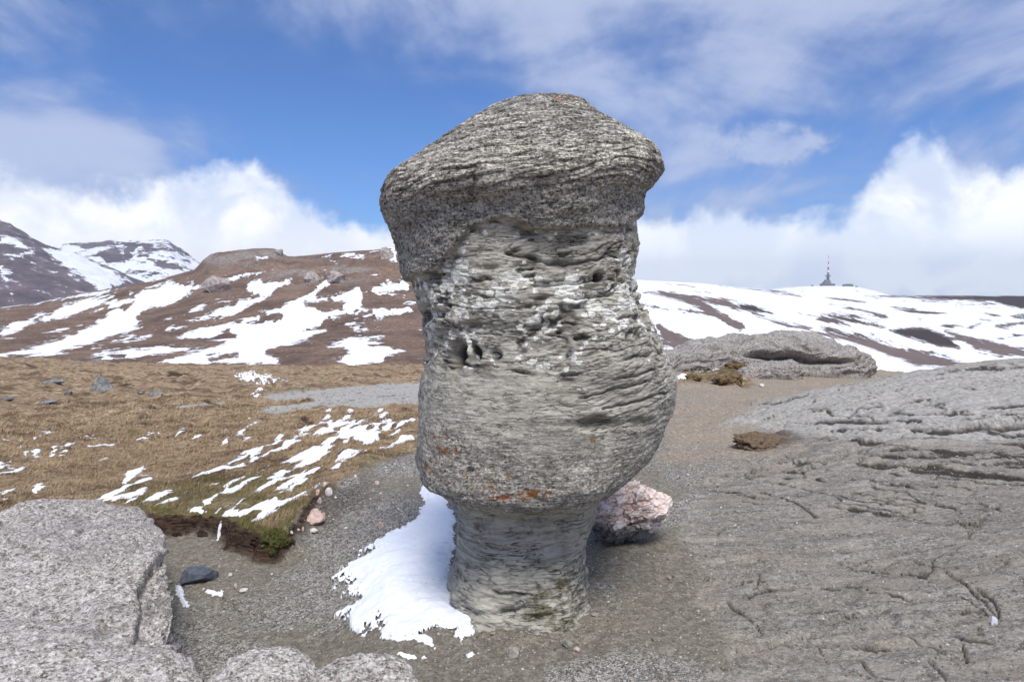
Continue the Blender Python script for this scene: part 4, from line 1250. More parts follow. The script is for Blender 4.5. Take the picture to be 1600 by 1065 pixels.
SEAMS = [  # drawn bedding cracks: width px, depth, points
    (3, .04, [(640, 440), (690, 432), (730, 436), (800, 438), (860, 446), (930, 436), (1000, 432)]), (2.4, .03, [(700, 575), (760, 570), (800, 578), (860, 588), (930, 578), (1000, 556), (1050, 545)]),
    (2.6, .03, [(690, 500), (740, 505), (800, 512), (870, 508), (950, 500), (1010, 492)]), (2.2, .025, [(730, 350), (770, 346), (820, 362), (860, 370)]), (2.2, .02, [(660, 566), (700, 567), (740, 572)]),
    (2.6, .03, [(790, 398), (830, 406), (900, 412), (960, 400), (1004, 392)]), (2, .02, [(900, 620), (960, 608), (1050, 590)]), (2, .02, [(920, 600), (980, 590), (1052, 568)]), (2, .02, [(940, 640), (1000, 626), (1048, 612)]),
    (2.4, .03, [(745, 465), (820, 470), (880, 468), (980, 455), (1008, 450)]), (2.4, .03, [(660, 470), (700, 460), (745, 462)]),
    (3, .03, [(745, 915), (765, 922), (790, 930), (830, 926)]), (3, .035, [(770, 958), (800, 950), (840, 945), (880, 938), (905, 926), (925, 918)]), (2.4, .02, [(755, 976), (800, 966), (850, 958), (890, 950)])]


def pillar():
    P = np.array(PROF, float)
    dyr = (532.5 - P[:, 0]) / FPX
    zc = CAM_Z + YC * (-SP + dyr * CP) / (CP + dyr * SP)
    k = YC / (CP + dyr * SP) / FPX
    xl, xr = (P[:, 1] - 800) * k, (P[:, 2] - 800) * k
    # the silhouette is tangent in front of the axis: slightly smaller true width
    cx, hw = (xl + xr) / 2 * .985, (xr - xl) / 2 * np.interp(P[:, 0], [300, 350, 420, 480], [.952, .975, .980, .966])
    ax = 0.012
    fr = P[:, 3]
    s = np.concatenate([[0], np.cumsum(np.hypot(np.diff(zc), np.diff(fr) * 0.9) + .15 * np.hypot(np.diff(zc), np.diff(hw)))])
    nr, nc = 900, 600
    t = np.linspace(0, s[-1], nr)
    zz, cxx, hww, frr = [np.interp(t, s, a) for a in (zc, cx, hw, fr)]
    ker = np.hanning(19); ker /= ker.sum()
    def sm(a):
        b = np.pad(a, 9, mode='edge'); return np.convolve(b, ker, 'valid')
    zz, cxx, hww, frr = map(sm, (zz, cxx, hww, frr))
    # columns: 74 % of them on the side the photograph shows
    th = np.concatenate([np.linspace(-112, 112, int(nc * .8)), np.linspace(112, 248, nc - int(nc * .8) + 2)[1:-1]])
    nc = len(th)
    th = np.radians(th)
    c, sn_ = np.cos(th), np.sin(th)                      # c = 1 towards the camera
    e = 2 / 2.25
    X = cxx[:, None] + hww[:, None] * np.sign(sn_) * np.abs(sn_) ** e
    fd = np.where(c > 0, 1.0, .92)
    Y = YC - frr[:, None] * fd * np.sign(c) * np.abs(c) ** e
    Z = np.repeat(zz[:, None], nc, 1)
    # the lip hangs lower in the middle front and is drawn up to the right
    lipw = np.exp(-((zz[:, None] - .93) / .20) ** 2)
    Z = Z - lipw * (.05 * (c > 0) * c ** 2 * np.exp(-((X - .05) / .55) ** 2)) + lipw * .05 * sstep(.4, 1.2, X)
    # top: bring the crown a little back and give it a ridge to the left
    sh = (X.shape)
    x, y, z = X.ravel(), Y.ravel(), Z.ravel()
    z = z - .085 * sstep(2.95, 3.55, z)
    V0 = np.stack([x, y, z], 1)
    F = grid_faces(nr, nc, True)
    # winding check is done with normals below
    N = vert_normals(V0, F)
    out = V0 - np.stack([np.repeat(cxx, nc), np.full(len(x), YC), z - .0], 1)
    flip = (N[:, :2] * out[:, :2]).sum() < 0
    if flip:
        F = F[:, ::-1]; N = -N
    px, py = project(x, y, z)
    front = y < YC + .25
    yb = np.interp(px + 6 * fbm(x * 3, z * 3, o=3, seed=400), [590, 637, 660, 685, 710, 745, 790, 831, 910, 981, 1004, 1050], [440, 436, 428, 418, 390, 350, 340, 357, 357, 354, 335, 300])
    yb = yb + 5 * fbm(x * 4, y * 4, z * 4, o=3, seed=401)
    cap = sstep(5, -5, py - yb)
    chin = sstep(-25, 70, py - (655 + .10 * (px - 800)) + 30 * fbm(x * 2, y * 2, z * 2, o=3, seed=402)) * (z > .80)
    foot = sstep(.86, .78, z) * (np.hypot(x, y - YC) < .9) 
    foot = np.where(np.repeat(np.arange(nr), nc) > np.searchsorted(-zz, -.90), 1.0, 0.0) * sstep(0, 1, (np.repeat(np.arange(nr), nc) - np.searchsorted(-zz, -.90)) / 20)
    mid = (1 - cap) * (1 - chin) * (1 - foot)
    d = .055 * fbm(x * 1.1, y * 1.1, z * 1.1, o=3, seed=403) + .022 * fbm(x * 3.1, y * 3.1, z * 3.1, o=3, seed=404)
    d = d * sstep(0, .5, (3.62 - z) + .1)
    # bedding: tilted up to the right in the cap, gently bent below
    warp = np.where(cap > .5, .045, .10) * fbm(x * .9, y * .9, z * .9, o=3, seed=405)
    tilt = np.where(cap > .5, .20, .05 + .16 * sstep(.2, 1.1, x))
    q = z - tilt * x + .12 * (y - YC) * cap + warp
    lo = 0
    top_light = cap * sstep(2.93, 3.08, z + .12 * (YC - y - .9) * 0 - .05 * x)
    rough_mid = mid * (.35 + .65 * sstep(600, 555, py + 12 * fbm(x * 2, y * 2, z * 2, o=2, seed=407)))
    sets = ((9, 1.8, .012, 410, 1.0), (19.0, 3.4, .0085, 420, 1.0), (36, 6, .0055, 430, 1.0))
    crack = np.zeros_like(x)
    for fz, fx, a, sd, w in sets:
        p = vnoise(x * fx, y * fx, q * fz, sd) + .45 * vnoise(x * fx * 2.3, y * fx * 2.3, q * fz * 2, sd + 1)
        gate = sstep(-.15, .45, fbm(x * fx * .6, y * fx * .6, q * fz * .25, o=2, seed=sd + 2))
        amt = a * (.05 * cap + .55 * top_light + .6 * rough_mid + .08 * chin + .4 * foot) * w
        g_ = np.exp(-(np.abs(p) / .06) ** 2) * gate
        lo = lo + amt * .6 * p - amt * 2.0 * g_
        crack = np.maximum(crack, g_ * np.clip(amt / .010, 0, 1))
    # stepped sheets on the crown
    layer = np.clip(top_light + .45 * rough_mid * sstep(850, 960, px) * sstep(480, 530, py) + .35 * sstep(860, 960, px) * sstep(480, 530, py) * sstep(700, 640, py) * (1 - cap), 0, 1)
    for fz, am, sd in ((17.5, .024, 441), (36, .009, 451)):
        st = q * fz + 1.1 * fbm(x * 1.3, y * 1.3, z * 1.3, o=3, seed=sd) + .25 * fbm(x * 7, y * 7, z * 7, o=2, seed=sd + 4)
        fr_ = st - np.floor(st)
        gate = sstep(-.35, .25, fbm(x * 2.2 + np.floor(st) * 5.3, y * 2.2, np.floor(st) * 1.7, o=2, seed=sd + 7))
        gr_ = np.exp(-(fr_ / .13) ** 2)
        lo = lo + layer * am * ((.5 - fr_) * .8 * (.4 + .6 * gate) - 1.0 * gr_ * gate)
        crack = np.maximum(crack, layer * gate * sstep(.2, .8, gr_) * (.95 if fz < 20 else .5))
    # lumpy bands in the middle
    lo = lo + rough_mid * .016 * fbm(x * 4.2, y * 4.2, q * 8, o=5, seed=445, gain=.6) + foot * .012 * fbm(x * 4, y * 4, q * 10, o=4, seed=446) + sstep(.35, .05, z) * (.055 * fbm(x * 2.6, y * 2.6, z * 3, o=3, seed=447) + .03 * fbm(x * 5, y * 5, q * 14, o=4, seed=448, gain=.6))
    # coarse knobbly conglomerate
    kn = fbm(x * 22, y * 22, z * 25, o=4, seed=450, gain=.72)
    lo = lo + (cap * (1 - .55 * top_light) + .55 * chin) * .012 * kn + .0045 * kn * mid
    lo = lo + .020 * cap * sstep(-30, -2, py - yb) * (1 - sstep(-8, 8, py - yb)) * front + .018 * cap
    d = d + lo
    d = d - .03 * np.exp(-((px - 870) / 60) ** 2 - ((py - 395) / 28) ** 2) * front      # shallow bays
    d = d + .05 * np.exp(-((px - 870) / 90) ** 2 - ((py - 322) / 22) ** 2) * front + .05 * np.exp(-((px - 980) / 50) ** 2 - ((py - 575) / 40) ** 2) * front
    d = d - .06 * np.exp(-((px - 700) / 35) ** 2 - ((py - 430) / 40) ** 2) * front - .05 * np.exp(-((px - 770) / 60) ** 2 - ((py - 318) / 16) ** 2) * front
    pitm = np.zeros_like(x)
    wx, wy = 5 * fbm(x * 9, y * 9, z * 9, o=3, seed=460), 4 * fbm(x * 9, y * 9, z * 9, o=3, seed=461)
    for a, b, rx, ry, dp in PITS:
        r2 = ((px + wx * .6 - a) / rx) ** 2 + ((py + wy * .6 - b) / ry) ** 2
        k_ = np.exp(-r2 ** 1.4) * front
        d = d - dp * k_
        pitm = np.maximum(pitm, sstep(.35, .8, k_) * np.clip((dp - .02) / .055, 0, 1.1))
    pk = fbm(x * 6.5, y * 6.5, q * 13, o=3, seed=490, gain=.6)
    pk = sstep(.52, .80, pk) * mid * sstep(350, 385, py) * sstep(590, 550, py) * front
    d = d - .034 * pk
    crack = np.maximum(crack, pk * .95)
    for w_, dp, L in SEAMS:
        dd, tt, _ = sdline(px + wx, py + wy, L)
        k_ = np.exp(-(dd / w_) ** 2) * front * sstep(-.5, .2, fbm(x * 5, y * 5, z * 5, o=2, seed=465))
        d = d - dp * k_
        crack = np.maximum(crack, sstep(.3, .8, k_) * .9)
    V = V0 + N * d[:, None]
    # masks for the material
    band = sstep(338, 362, py + .35 * wy) * sstep(610, 560, py) * (1 - cap)
    dens = .34 + .62 * np.exp(-((py - 470) / 55) ** 2) + .35 * np.exp(-((px - 990) / 26) ** 2) * (py < 480) - .25 * np.exp(-((px - 870) / 90) ** 2 - ((py - 405) / 16) ** 2) + .12 * sstep(-.2, .6, fbm(x * 2, y * 2, q * 7, o=3, seed=470))
    dens = dens - .35 * sstep(900, 960, px) * sstep(500, 540, py) - .3 * sstep(560, 600, py)
    for a, b, r in ((715, 418, 26), (722, 402, 16), (815, 425, 20), (862, 365, 24), (900, 462, 18), (985, 400, 14), (1000, 335, 10), (693, 480, 22), (1000, 360, 9), (965, 405, 9), (860, 500, 22), (700, 457, 24), (800, 435, 30), (905, 432, 22)):
        dens = dens + .5 * np.exp(-((px - a) ** 2 + (py - b) ** 2) / r ** 2)
    lich = np.clip(dens, 0, 1.3) * np.maximum(band, sstep(985, 1000, px) * sstep(318, 335, py) * sstep(440, 400, py)) + .34 * sstep(600, 560, py) * sstep(540, 570, py) * (px > 760)
    lich = np.where(front, lich, .5 * mid * (z > 1.6))
    org = np.zeros_like(x)
    for a, b, rx, ry, am in ((832, 774, 34, 9, 1.0), (800, 780, 62, 12, .70), (770, 750, 60, 26, .42), (700, 700, 42, 34, .48), (690, 735, 40, 20, .50), (925, 690, 10, 14, .80), (920, 745, 34, 12, .3), (708, 590, 5, 5, 1.0), (762, 765, 26, 12, .55), (880, 158, 40, 7, .45)):
        org = np.maximum(org, am * np.exp(-((px - a) / rx) ** 2 - ((py - b) / ry) ** 2))
    org = np.where(front, org, 0)
    moss = foot * sstep(845, 905, py + 20 * fbm(x * 5, y * 5, z * 5, o=2, seed=480)) * sstep(800, 850, px) * .9 + .6 * np.exp(-((px - 715) / 9) ** 2 - ((py - 565) / 14) ** 2)
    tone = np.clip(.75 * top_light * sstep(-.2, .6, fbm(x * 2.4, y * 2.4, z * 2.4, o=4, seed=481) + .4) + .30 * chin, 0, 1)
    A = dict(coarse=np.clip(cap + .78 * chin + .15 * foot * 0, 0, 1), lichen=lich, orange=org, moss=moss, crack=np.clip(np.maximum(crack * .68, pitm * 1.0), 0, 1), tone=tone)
    base = (0.02, YC, 0.0)
    root = tag(empty('mushroom_rock', base), 'tall grey mushroom-shaped sandstone rock with heavy cap and narrow foot, white lichen round its middle', 'rock pillar')
    Vn = vert_normals(V, F)
    fcap = cap[F].mean(1) > .5
    ff = foot[F].mean(1) > .5
    L = np.array(base, np.float32)
    for nm, mk, lab in (('cap', fcap & ~ff, 'coarse dark grey cap of thin tilted sheets'), ('shaft', ~fcap & ~ff, 'banded shaft with white and orange lichen and wind-worn holes'), ('foot', ff, 'smooth narrow foot flaring into the ground')):
        v, f, a, nn = subset(V - L, F, A, mk, Vn)
        o = mesh_np(nm, v, f, MS['pillar'], a, parent=root, normals=nn)
        o['label'] = lab
    # closing cap of the very top
    ring = (V - L)[:nc]
    cen = ring.mean(0) + np.array([0, 0, .006])
    v = np.vstack([ring, cen])
    f = np.array([[i, (i + 1) % nc, nc, nc] for i in range(nc)])[:, :3]
    a = {k_: np.append(q_[:nc], q_[:nc].mean()) for k_, q_ in A.items()}
    n_ = np.cross(v[1] - v[0], cen - v[0])
    if n_[2] < 0: f = f[:, ::-1]
    o = mesh_np('crown', v, f, MS['pillar'], a, parent=root)


pillar()


# ------------------------------------------------------------------ boulders
def polar_outline(pts, n, smooth=9):
    P = np.asarray(pts, float)
    c = np.array([(P[:, 0].min() + P[:, 0].max()) / 2, (P[:, 1].min() + P[:, 1].max()) / 2])
    th = np.linspace(0, 2 * math.pi, n, endpoint=False)
    R_ = np.zeros(n)
    for i in range(len(P)):
        a, b = P[i] - c, P[(i + 1) % len(P)] - c
        e = b - a
        for k, t in enumerate(th):
            d = np.array((math.cos(t), math.sin(t)))
            den = d[0] * e[1] - d[1] * e[0]
            if abs(den) < 1e-9: continue
            s = (a[0] * e[1] - a[1] * e[0]) / den
            u = (a[0] * d[1] - a[1] * d[0]) / den
            if s > 0 and -1e-6 <= u <= 1 + 1e-6:
                R_[k] = max(R_[k], s)
    ker = np.hanning(smooth + 2)[1:-1]; ker /= ker.sum()
    R_ = np.convolve(np.concatenate([R_[-smooth:], R_, R_[:smooth]]), ker, 'same')[smooth:-smooth]
    return c, th, R_


def boulder(name, label, outline, ztop, zbot, nth=420, ns=230, expo=3.4, seed=1, orange=.2, lump=.05, tilt=(0, 0), extra=None, flare=.12, rim=.25, zbase=None):
    c, th, R_ = polar_outline(outline, nth)
    s = np.linspace(0, 1, ns)
    # first part of s: dome to the rim; second: down the wall
    a = np.clip(s / .74, 0, 1) * math.pi / 2
    rho = np.abs(np.sin(a)) ** (2 / expo * 1.25)
    zz = ztop - rim * (1 - np.abs(np.cos(a)) ** (2 / expo))
    w = np.clip((s - .74) / .26, 0, 1)
    zz = zz + (zbot - (ztop - rim)) * w
    rho = rho + flare * w * (1.0 / max(R_.mean(), .3)) 
    X = c[0] + R_[None, :] * rho[:, None] * np.cos(th)[None, :]
    Y = c[1] + R_[None, :] * rho[:, None] * np.sin(th)[None, :]
    Z = np.repeat(zz[:, None], nth, 1) + ((X - c[0]) * tilt[0] + (Y - c[1]) * tilt[1]) * (1 - w[:, None])
    x, y, z = X.ravel(), Y.ravel(), Z.ravel()
    V0 = np.stack([x, y, z], 1)
    F = grid_faces(ns, nth, True)
    N = vert_normals(V0, F)
    if N[:, 2].mean() < 0:
        F = F[:, ::-1]; N = -N
    N[:nth] = (0, 0, 1)
    d = lump * fbm(x * 1.5, y * 1.5, z * 1.5, o=3, seed=seed) + lump * .45 * fbm(x * 5, y * 5, z * 5, o=3, seed=seed + 5)
    d = d + .013 * fbm(x * 20, y * 20, z * 20, o=4, seed=seed + 9, gain=.7)
    rg_ = fbm(x * 2.2, y * 2.2, z * 2.2, o=4, seed=seed + 12)
    d = d - lump * .5 * np.abs(rg_)
    crack = np.zeros_like(x)
    for f_, a_, sd in ((1.1, .05, 1), (2.6, .022, 2)):
        p = fbm(x * f_, y * f_ * 1.6, z * f_ * 2, o=3, seed=seed + 20 + sd)
        g_ = np.exp(-(np.abs(p) / .035) ** 2) * sstep(.0, .5, fbm(x * f_ * .7, y * f_ * .7, z, o=2, seed=seed + 30 + sd))
        d = d - a_ * g_
        crack = np.maximum(crack, g_ * .6)
    if extra is not None:
        px, py = project(x, y, z)
        dd, ck = extra(x, y, z, px, py)
        d = d + dd; crack = np.maximum(crack, ck)
    V = V0 + N * d[:, None]
    V[:nth] = V[:nth].mean(0)
    lo = np.array((c[0], c[1], zbot))
    A = dict(crack=crack, orange=np.full(len(x), orange))
    o = mesh_np(name, V, F, MS['boulder'], A, loc=lo)
    tag(o, label, 'boulder')
    return o


def op(pts, z):
    return [at_z(a, b, z)[:2] for a, b in pts]


def big_extra(x, y, z, px, py):
    dd = np.zeros_like(x); ck = dd.copy()
    wl = sdpoly(px + 6 * fbm(x * 4, y * 4, o=3, seed=2), py + 5 * fbm(x * 4, y * 4, o=3, seed=3), [(262, 864), (242, 882), (222, 905), (214, 930), (219, 960), (212, 985), (196, 994), (300, 1010), (310, 860)])
    kw = sstep(-1.5, 3.5, wl)
    dd = dd - .075 * kw + kw * .03 * fbm(x * 9, y * 9, z * 9, o=4, seed=7, gain=.7)
    ck = np.maximum(ck, kw * .55 * sstep(-.1, .5, fbm(x * 8, y * 8, z * 8, o=3, seed=8)))
    for w_, dp, L in ((4, .02, [(268, 868), (245, 884), (222, 905), (214, 930), (218, 960), (212, 985), (200, 992)]), (3, .03, [(40, 962), (60, 944), (90, 935)]), (3, .03, [(0, 866), (20, 863)]), (3, .03, [(118, 831), (132, 827)])):
        d_, t, _ = sdline(px + 5 * fbm(x * 4, y * 4, o=3, seed=2), py + 4 * fbm(x * 4, y * 4, o=3, seed=3), L)
        k = np.exp(-(d_ / w_) ** 2)
        dd = dd - dp * k; ck = np.maximum(ck, .6 * sstep(.4, .9, k))
    return dd, ck


boulder('boulder', 'largest grey gravelly boulder filling the lower left corner beside the hollow', op([(-420, 900), (-200, 830), (0, 799), (55, 783), (110, 777), (170, 778), (222, 785), (246, 804), (256, 832), (266, 870), (276, 910), (284, 950), (278, 1000), (250, 1060), (150, 1250), (-200, 1400), (-500, 1300)], .38),
        .44, -.55, nth=560, ns=300, expo=4.0, seed=500, orange=.12, lump=.05, extra=big_extra, rim=.12, flare=.05)
boulder('boulder', 'low pinkish grey boulder at the bottom left, in front of the largest boulder', op([(-300, 1040), (-100, 1010), (50, 1004), (130, 1004), (200, 992), (262, 1000), (300, 1022), (318, 1060), (330, 1130), (310, 1350), (-300, 1350)], .46),
        .54, -.5, nth=420, ns=220, expo=3.4, seed=540, orange=.28, lump=.04, rim=.16)
boulder('boulder', 'rounded pale boulder with orange lichen spots at the bottom edge, left of its twin', op([(300, 1120), (322, 1078), (352, 1048), (396, 1023), (440, 1017), (478, 1025), (497, 1045), (496, 1085), (470, 1180), (330, 1220)], .42),
        .55, -.5, nth=360, ns=200, expo=2.9, seed=560, orange=.75, lump=.02, rim=.2)
boulder('boulder', 'rounded pale speckled boulder at the bottom edge, nearest the snow patch', op([(462, 1110), (486, 1062), (520, 1040), (560, 1032), (615, 1032), (648, 1046), (664, 1080), (660, 1180), (500, 1220)], .40),
        .53, -.5, nth=360, ns=200, expo=3.0, seed=580, orange=.62, lump=.02, rim=.18)


# ------------------------------------------------------------------ rocky knolls with a drawn skyline
def knoll(name, label, top, Y, depth, zb, seed, nu=330, nv=170, mat='boulder', lump=.10, hollow=None, cat='outcrop', expo=.42):
    T = np.array(top, float)
    u = np.linspace(T[0, 0], T[-1, 0], nu)
    v = np.linspace(0, math.pi, nv)
    U, Vv = np.meshgrid(u, v)
    dy = (532.5 - np.interp(U, T[:, 0], T[:, 1])) / FPX
    zt = CAM_Z + Y * (-SP + dy * CP) / (CP + dy * SP)
    edge = np.clip(np.minimum(U - T[0, 0], T[-1, 0] - U) / (T[-1, 0] - T[0, 0]) * 7, 0, 1) ** .45
    z = zb + (zt - zb) * np.sin(Vv) ** expo
    yy = Y - depth * np.cos(Vv) * (.25 + .75 * edge)
    x = (U - 800) / FPX * Y
    x, yy, z = x.ravel(), yy.ravel(), z.ravel()
    V0 = np.stack([x, yy, z], 1)
    F = grid_faces(nv, nu)
    N = vert_normals(V0, F)
    if N[:, 2].mean() < 0: F = F[:, ::-1]; N = -N
    sc = 1 / max(.3, abs(depth))
    q = z * 3.2 * sc * 2 + .8 * fbm(x * sc, yy * sc, o=3, seed=seed + 3)
    d = lump * fbm(x * 1.5 * sc, yy * 1.5 * sc, z * 1.5 * sc, o=4, seed=seed) + lump * .5 * fbm(x * 2 * sc, yy * 2 * sc, q * 2, o=4, seed=seed + 4)
    p = fbm(x * sc * 1.6, yy * 1.6 * sc, q * 1.8, o=3, seed=seed + 7)
    g_ = np.exp(-(np.abs(p) / .045) ** 2)
    p2 = fbm(x * sc * 3.1, yy * 3.1 * sc, q * 4.2, o=3, seed=seed + 8)
    g2 = np.exp(-(np.abs(p2) / .05) ** 2) * sstep(-.1, .3, p)
    d = d - lump * .7 * g_ - lump * .3 * g2 + lump * .28 * fbm(x * 9 * sc, yy * 9 * sc, z * 9 * sc, o=4, seed=seed + 9, gain=.6)
    crack = np.maximum(np.maximum(g_ * .6, g2 * .55), .22)
    px, py = project(x, yy, z)
    for a, b, rx, ry, dp in (hollow or []):
        k = np.exp(-(((px - a) / rx) ** 2 + ((py - b + 2 * fbm(x * 3 * sc, yy * 3 * sc, o=2, seed=5)) / ry) ** 2) ** 1.5) * (yy < Y)
        d = d - dp * k; crack = np.maximum(crack, .6 * sstep(.4, .9, k))
    V = V0 + N * d[:, None]
    loc = np.array((x.mean(), Y, zb))
    o = mesh_np(name, V, F, MS[mat], dict(crack=crack, orange=np.full(len(x), .05)), loc=loc)
    return tag(o, label, cat)


knoll('rock_outcrop', 'long humped grey outcrop with an overhung ledge, behind the right side of the tall rock', [(985, 585), (1000, 566), (1040, 545), (1070, 537), (1100, 531), (1160, 523), (1200, 518), (1232, 516), (1262, 521), (1290, 529), (1318, 541), (1340, 547), (1351, 553), (1354, 585)], 24.0, 1.5, -.35, 600, nu=420, nv=220, lump=.13,
      hollow=[(1215, 553), ][:0] + [(1215, 556, 36, 7, .32), (1180, 553, 20, 5, .2), (1290, 566, 34, 5, .35), (1250, 560, 30, 9, .3), (1345, 563, 6, 5, .2), (1115, 546, 14, 2, .12)])
knoll('low_outcrop', 'small rough grey rock tongue in front of the long humped outcrop', [(1152, 590), (1160, 576), (1185, 569), (1215, 564), (1238, 562), (1248, 568), (1251, 590)], 21.9, .5, -.2, 620, nu=170, nv=100, lump=.06)


# ------------------------------------------------------------------ loose stones
def stone(name, label, cat, loc, size, mat, seed, sub=3, facets=14, rough=.06, rz=0, sink=.25, group=None, planes=None):
    """angular stone: an icosphere cut by random planes; loc is the point of the ground it stands on"""
    import bmesh
    bm = bmesh.new()
    bmesh.ops.create_icosphere(bm, subdivisions=sub, radius=1.0)
    V = np.array([v.co[:] for v in bm.verts]); F = np.array([[v.index for v in f.verts] for f in bm.faces])
    bm.free()
    rg = np.random.default_rng(seed)
    nn = rg.normal(size=(facets, 3)); nn /= np.linalg.norm(nn, axis=1, keepdims=True)
    dd = rg.uniform(.50, .86, facets)
    if planes is not None:
        nn = np.array([q[:3] for q in planes], float); nn /= np.linalg.norm(nn, axis=1, keepdims=True); dd = np.array([q[3] for q in planes])
    for n_, d_ in zip(nn, dd):
        k = V @ n_
        V = V - np.maximum(k - d_, 0)[:, None] * n_
    V = V * (1 + rough * fbm(V[:, 0] * 2.6 + seed, V[:, 1] * 2.6, V[:, 2] * 2.6, o=3, seed=seed)[:, None])
    V = V * np.array(size) / 2
    c, s = math.cos(rz), math.sin(rz)
    V = np.stack([V[:, 0] * c - V[:, 1] * s, V[:, 0] * s + V[:, 1] * c, V[:, 2]], 1)
    V[:, 2] += size[2] * (.5 - sink)
    o = mesh_np(name, V, F, MS[mat], None, smooth=False)
    o.location = [float(q) for q in loc]
    return tag(o, label, cat, group)


def gstone(name, label, cat, px, py, wpx, hpx, mat, seed, near=(2.0, 140), **kw):
    """stone whose base is seen at pixel (px, py), wpx by hpx pixels large"""
    p = ground_hit(px, py, *near)
    k = p[1] / FPX
    z, _ = ground_z(p[0], p[1])
    p[2] = z[0]
    w, h = wpx * k, hpx * k
    return stone(name, label, cat, p + np.array((0, w * .3, 0)), (w, w * kw.pop('dep', .85), h * 1.35), mat, seed, **kw)


def ringstone_list():
    gstone('slate_block', 'dark blue-grey angular block beside the largest boulder, in the hollow', 'stone', 303, 917, 66, 26, 'slate', 3, rough=.03, rz=.1, sub=5, dep=.8, sink=.14, planes=[(0, 0, 1, .5), (.12, -.3, 1, .55), (0, -1, .1, .55), (1, -.1, .1, .72), (.8, -.7, -.1, .62), (-.8, -.5, .3, .66), (-1, .2, .1, .8), (.3, -.8, -.7, .5), (.6, .5, .6, .7), (0, 1, 0, .7), (.2, -.5, .55, .62), (-.4, -.75, .2, .68)])
    gstone('pink_stone', 'largest pale pink stone against the peaty end of the turf bank', 'stone', 489, 822, 33, 25, 'pink_stone', 14, facets=16, rough=.14, sub=4)
    gstone('white_stone', 'flat white stone tucked under the largest pale pink stone', 'stone', 487, 831, 22, 5, 'white_stone', 15)
    gstone('white_stone', 'squarish white stone, topmost right of the pale cluster above the turf bank end', 'stone', 513, 775, 12, 13, 'white_stone', 16, facets=8)
    gstone('white_stone', 'pointed white stone left of the squarish white one', 'stone', 507, 765, 8, 7, 'white_stone', 17, facets=8)
    gstone('pink_stone', 'pale pink stone at the left of the cluster above the turf bank end', 'stone', 496, 772, 9, 10, 'pink_stone', 18)
    gstone('white_stone', 'small flat white stone alone in the grass left of the pale cluster', 'stone', 477, 772, 9, 4, 'white_stone', 19)
    gstone('pink_stone', 'crumbly pinkish stone between the pale cluster and the largest pink stone', 'stone', 498, 790, 10, 11, 'pink_stone', 20)
    gstone('pink_stone', 'thin pink splinter just above the largest pale pink stone', 'stone', 504, 806, 10, 6, 'pink_stone', 21)
    gstone('white_stone', 'tiny white stone at the lower left foot of the turf bank end', 'stone', 455, 835, 6, 5, 'white_stone', 22)
    gstone('white_stone', 'tiny pale stone between two others below the turf bank end', 'stone', 466, 833, 6, 5, 'white_stone', 23)
    gstone('pink_stone', 'tiny pink stone touching the left of the largest pink stone', 'stone', 473, 832, 6, 7, 'pink_stone', 24)
    gstone('white_stone', 'roundish white pebble alone on grit above the snow patch', 'stone', 555, 746, 7, 6, 'white_stone', 25)
    gstone('pink_stone', 'pale pink splinter on dark grit right of the roundish white pebble', 'stone', 589, 759, 10, 6, 'pink_stone', 26)
    gstone('pink_stone', 'tan pink stone beside the ragged left edge of the snow patch', 'stone', 595, 826, 12, 9, 'pink_stone', 27)
    gstone('grey_stone', 'pale grey angular stone in front of the foot, tip of snow beneath it', 'stone', 801, 1026, 24, 16, 'grey_stone', 28, facets=10, dep=.7)
    gstone('grey_stone', 'pale tan stone with flat faces right of centre in front of the foot', 'stone', 887, 1010, 19, 14, 'grey_stone', 29, facets=9)
    gstone('grey_stone', 'small pale stone touching the right side of the tan flat-faced stone', 'stone', 903, 1005, 8, 6, 'grey_stone', 30)
    gstone('pink_stone', 'flat broken pinkish chip below the tan flat-faced stone', 'stone', 900, 1018, 14, 8, 'pink_stone', 31)
    gstone('white_stone', 'white pebble lying above the snow crumbs right of the slate block', 'stone', 359, 902, 9, 5, 'white_stone', 32)
    gstone('grey_stone', 'cream rounded stone right of the slate block', 'stone', 380, 927, 15, 7, 'white_stone', 33)
    gstone('pink_stone', 'small upright tan stone above the cream rounded stone', 'stone', 367, 919, 6, 9, 'pink_stone', 34)
    gstone('white_stone', 'tiny white stone on the open grit midway between slate block and snow patch', 'stone', 424, 900, 6, 4, 'white_stone', 35)
    gstone('white_stone', 'cream stone lying on brown grit below the rock tongue', 'stone', 1191, 605, 9, 6, 'white_stone', 36, near=(12, 40))
    gstone('white_stone', 'pale block on the slab beside its uppermost cracks', 'stone', 1283, 643, 22, 8, 'grey_stone', 37, near=(9, 16), facets=9)
    gstone('snow_lump', 'small bluish white lump wedged in the forked crack at lower right', 'snow lump', 1555, 972, 11, 14, 'snow', 38, facets=9)
    # moor
    gstone('moor_stone', 'pointed triangular dark grey stone standing on the brown moor', 'stone', 151, 615, 40, 30, 'moor_stone', 40, near=(12, 130), rough=.05, sub=4, planes=[(.75, 0, .62, .42), (-1, 0, .62, .38), (0, -1, .5, .4), (.4, -.8, .5, .42), (0, 1, .5, .5), (-.6, -.8, .4, .5)])
    gstone('moor_stone', 'long low grey stone up-left of the pointed triangular one', 'stone', 77, 606, 38, 8, 'moor_stone', 41, near=(12, 130))
    gstone('moor_stone', 'small grey stone just left of the pointed triangular one', 'stone', 105, 620, 14, 8, 'moor_stone', 42, near=(12, 130))
    gstone('moor_stone', 'flat pale-topped slab below the small grey moor stone', 'stone', 68, 631, 38, 8, 'moor_stone', 43, near=(12, 130))
    gstone('moor_stone', 'rounded grey stone, right one of the pair right of the pointed stone', 'stone', 240, 622, 28, 9, 'moor_stone', 44, near=(12, 130))
    gstone('moor_stone', 'small dark stone, left one of the pair right of the pointed stone', 'stone', 218, 622, 15, 6, 'moor_stone', 45, near=(12, 130))
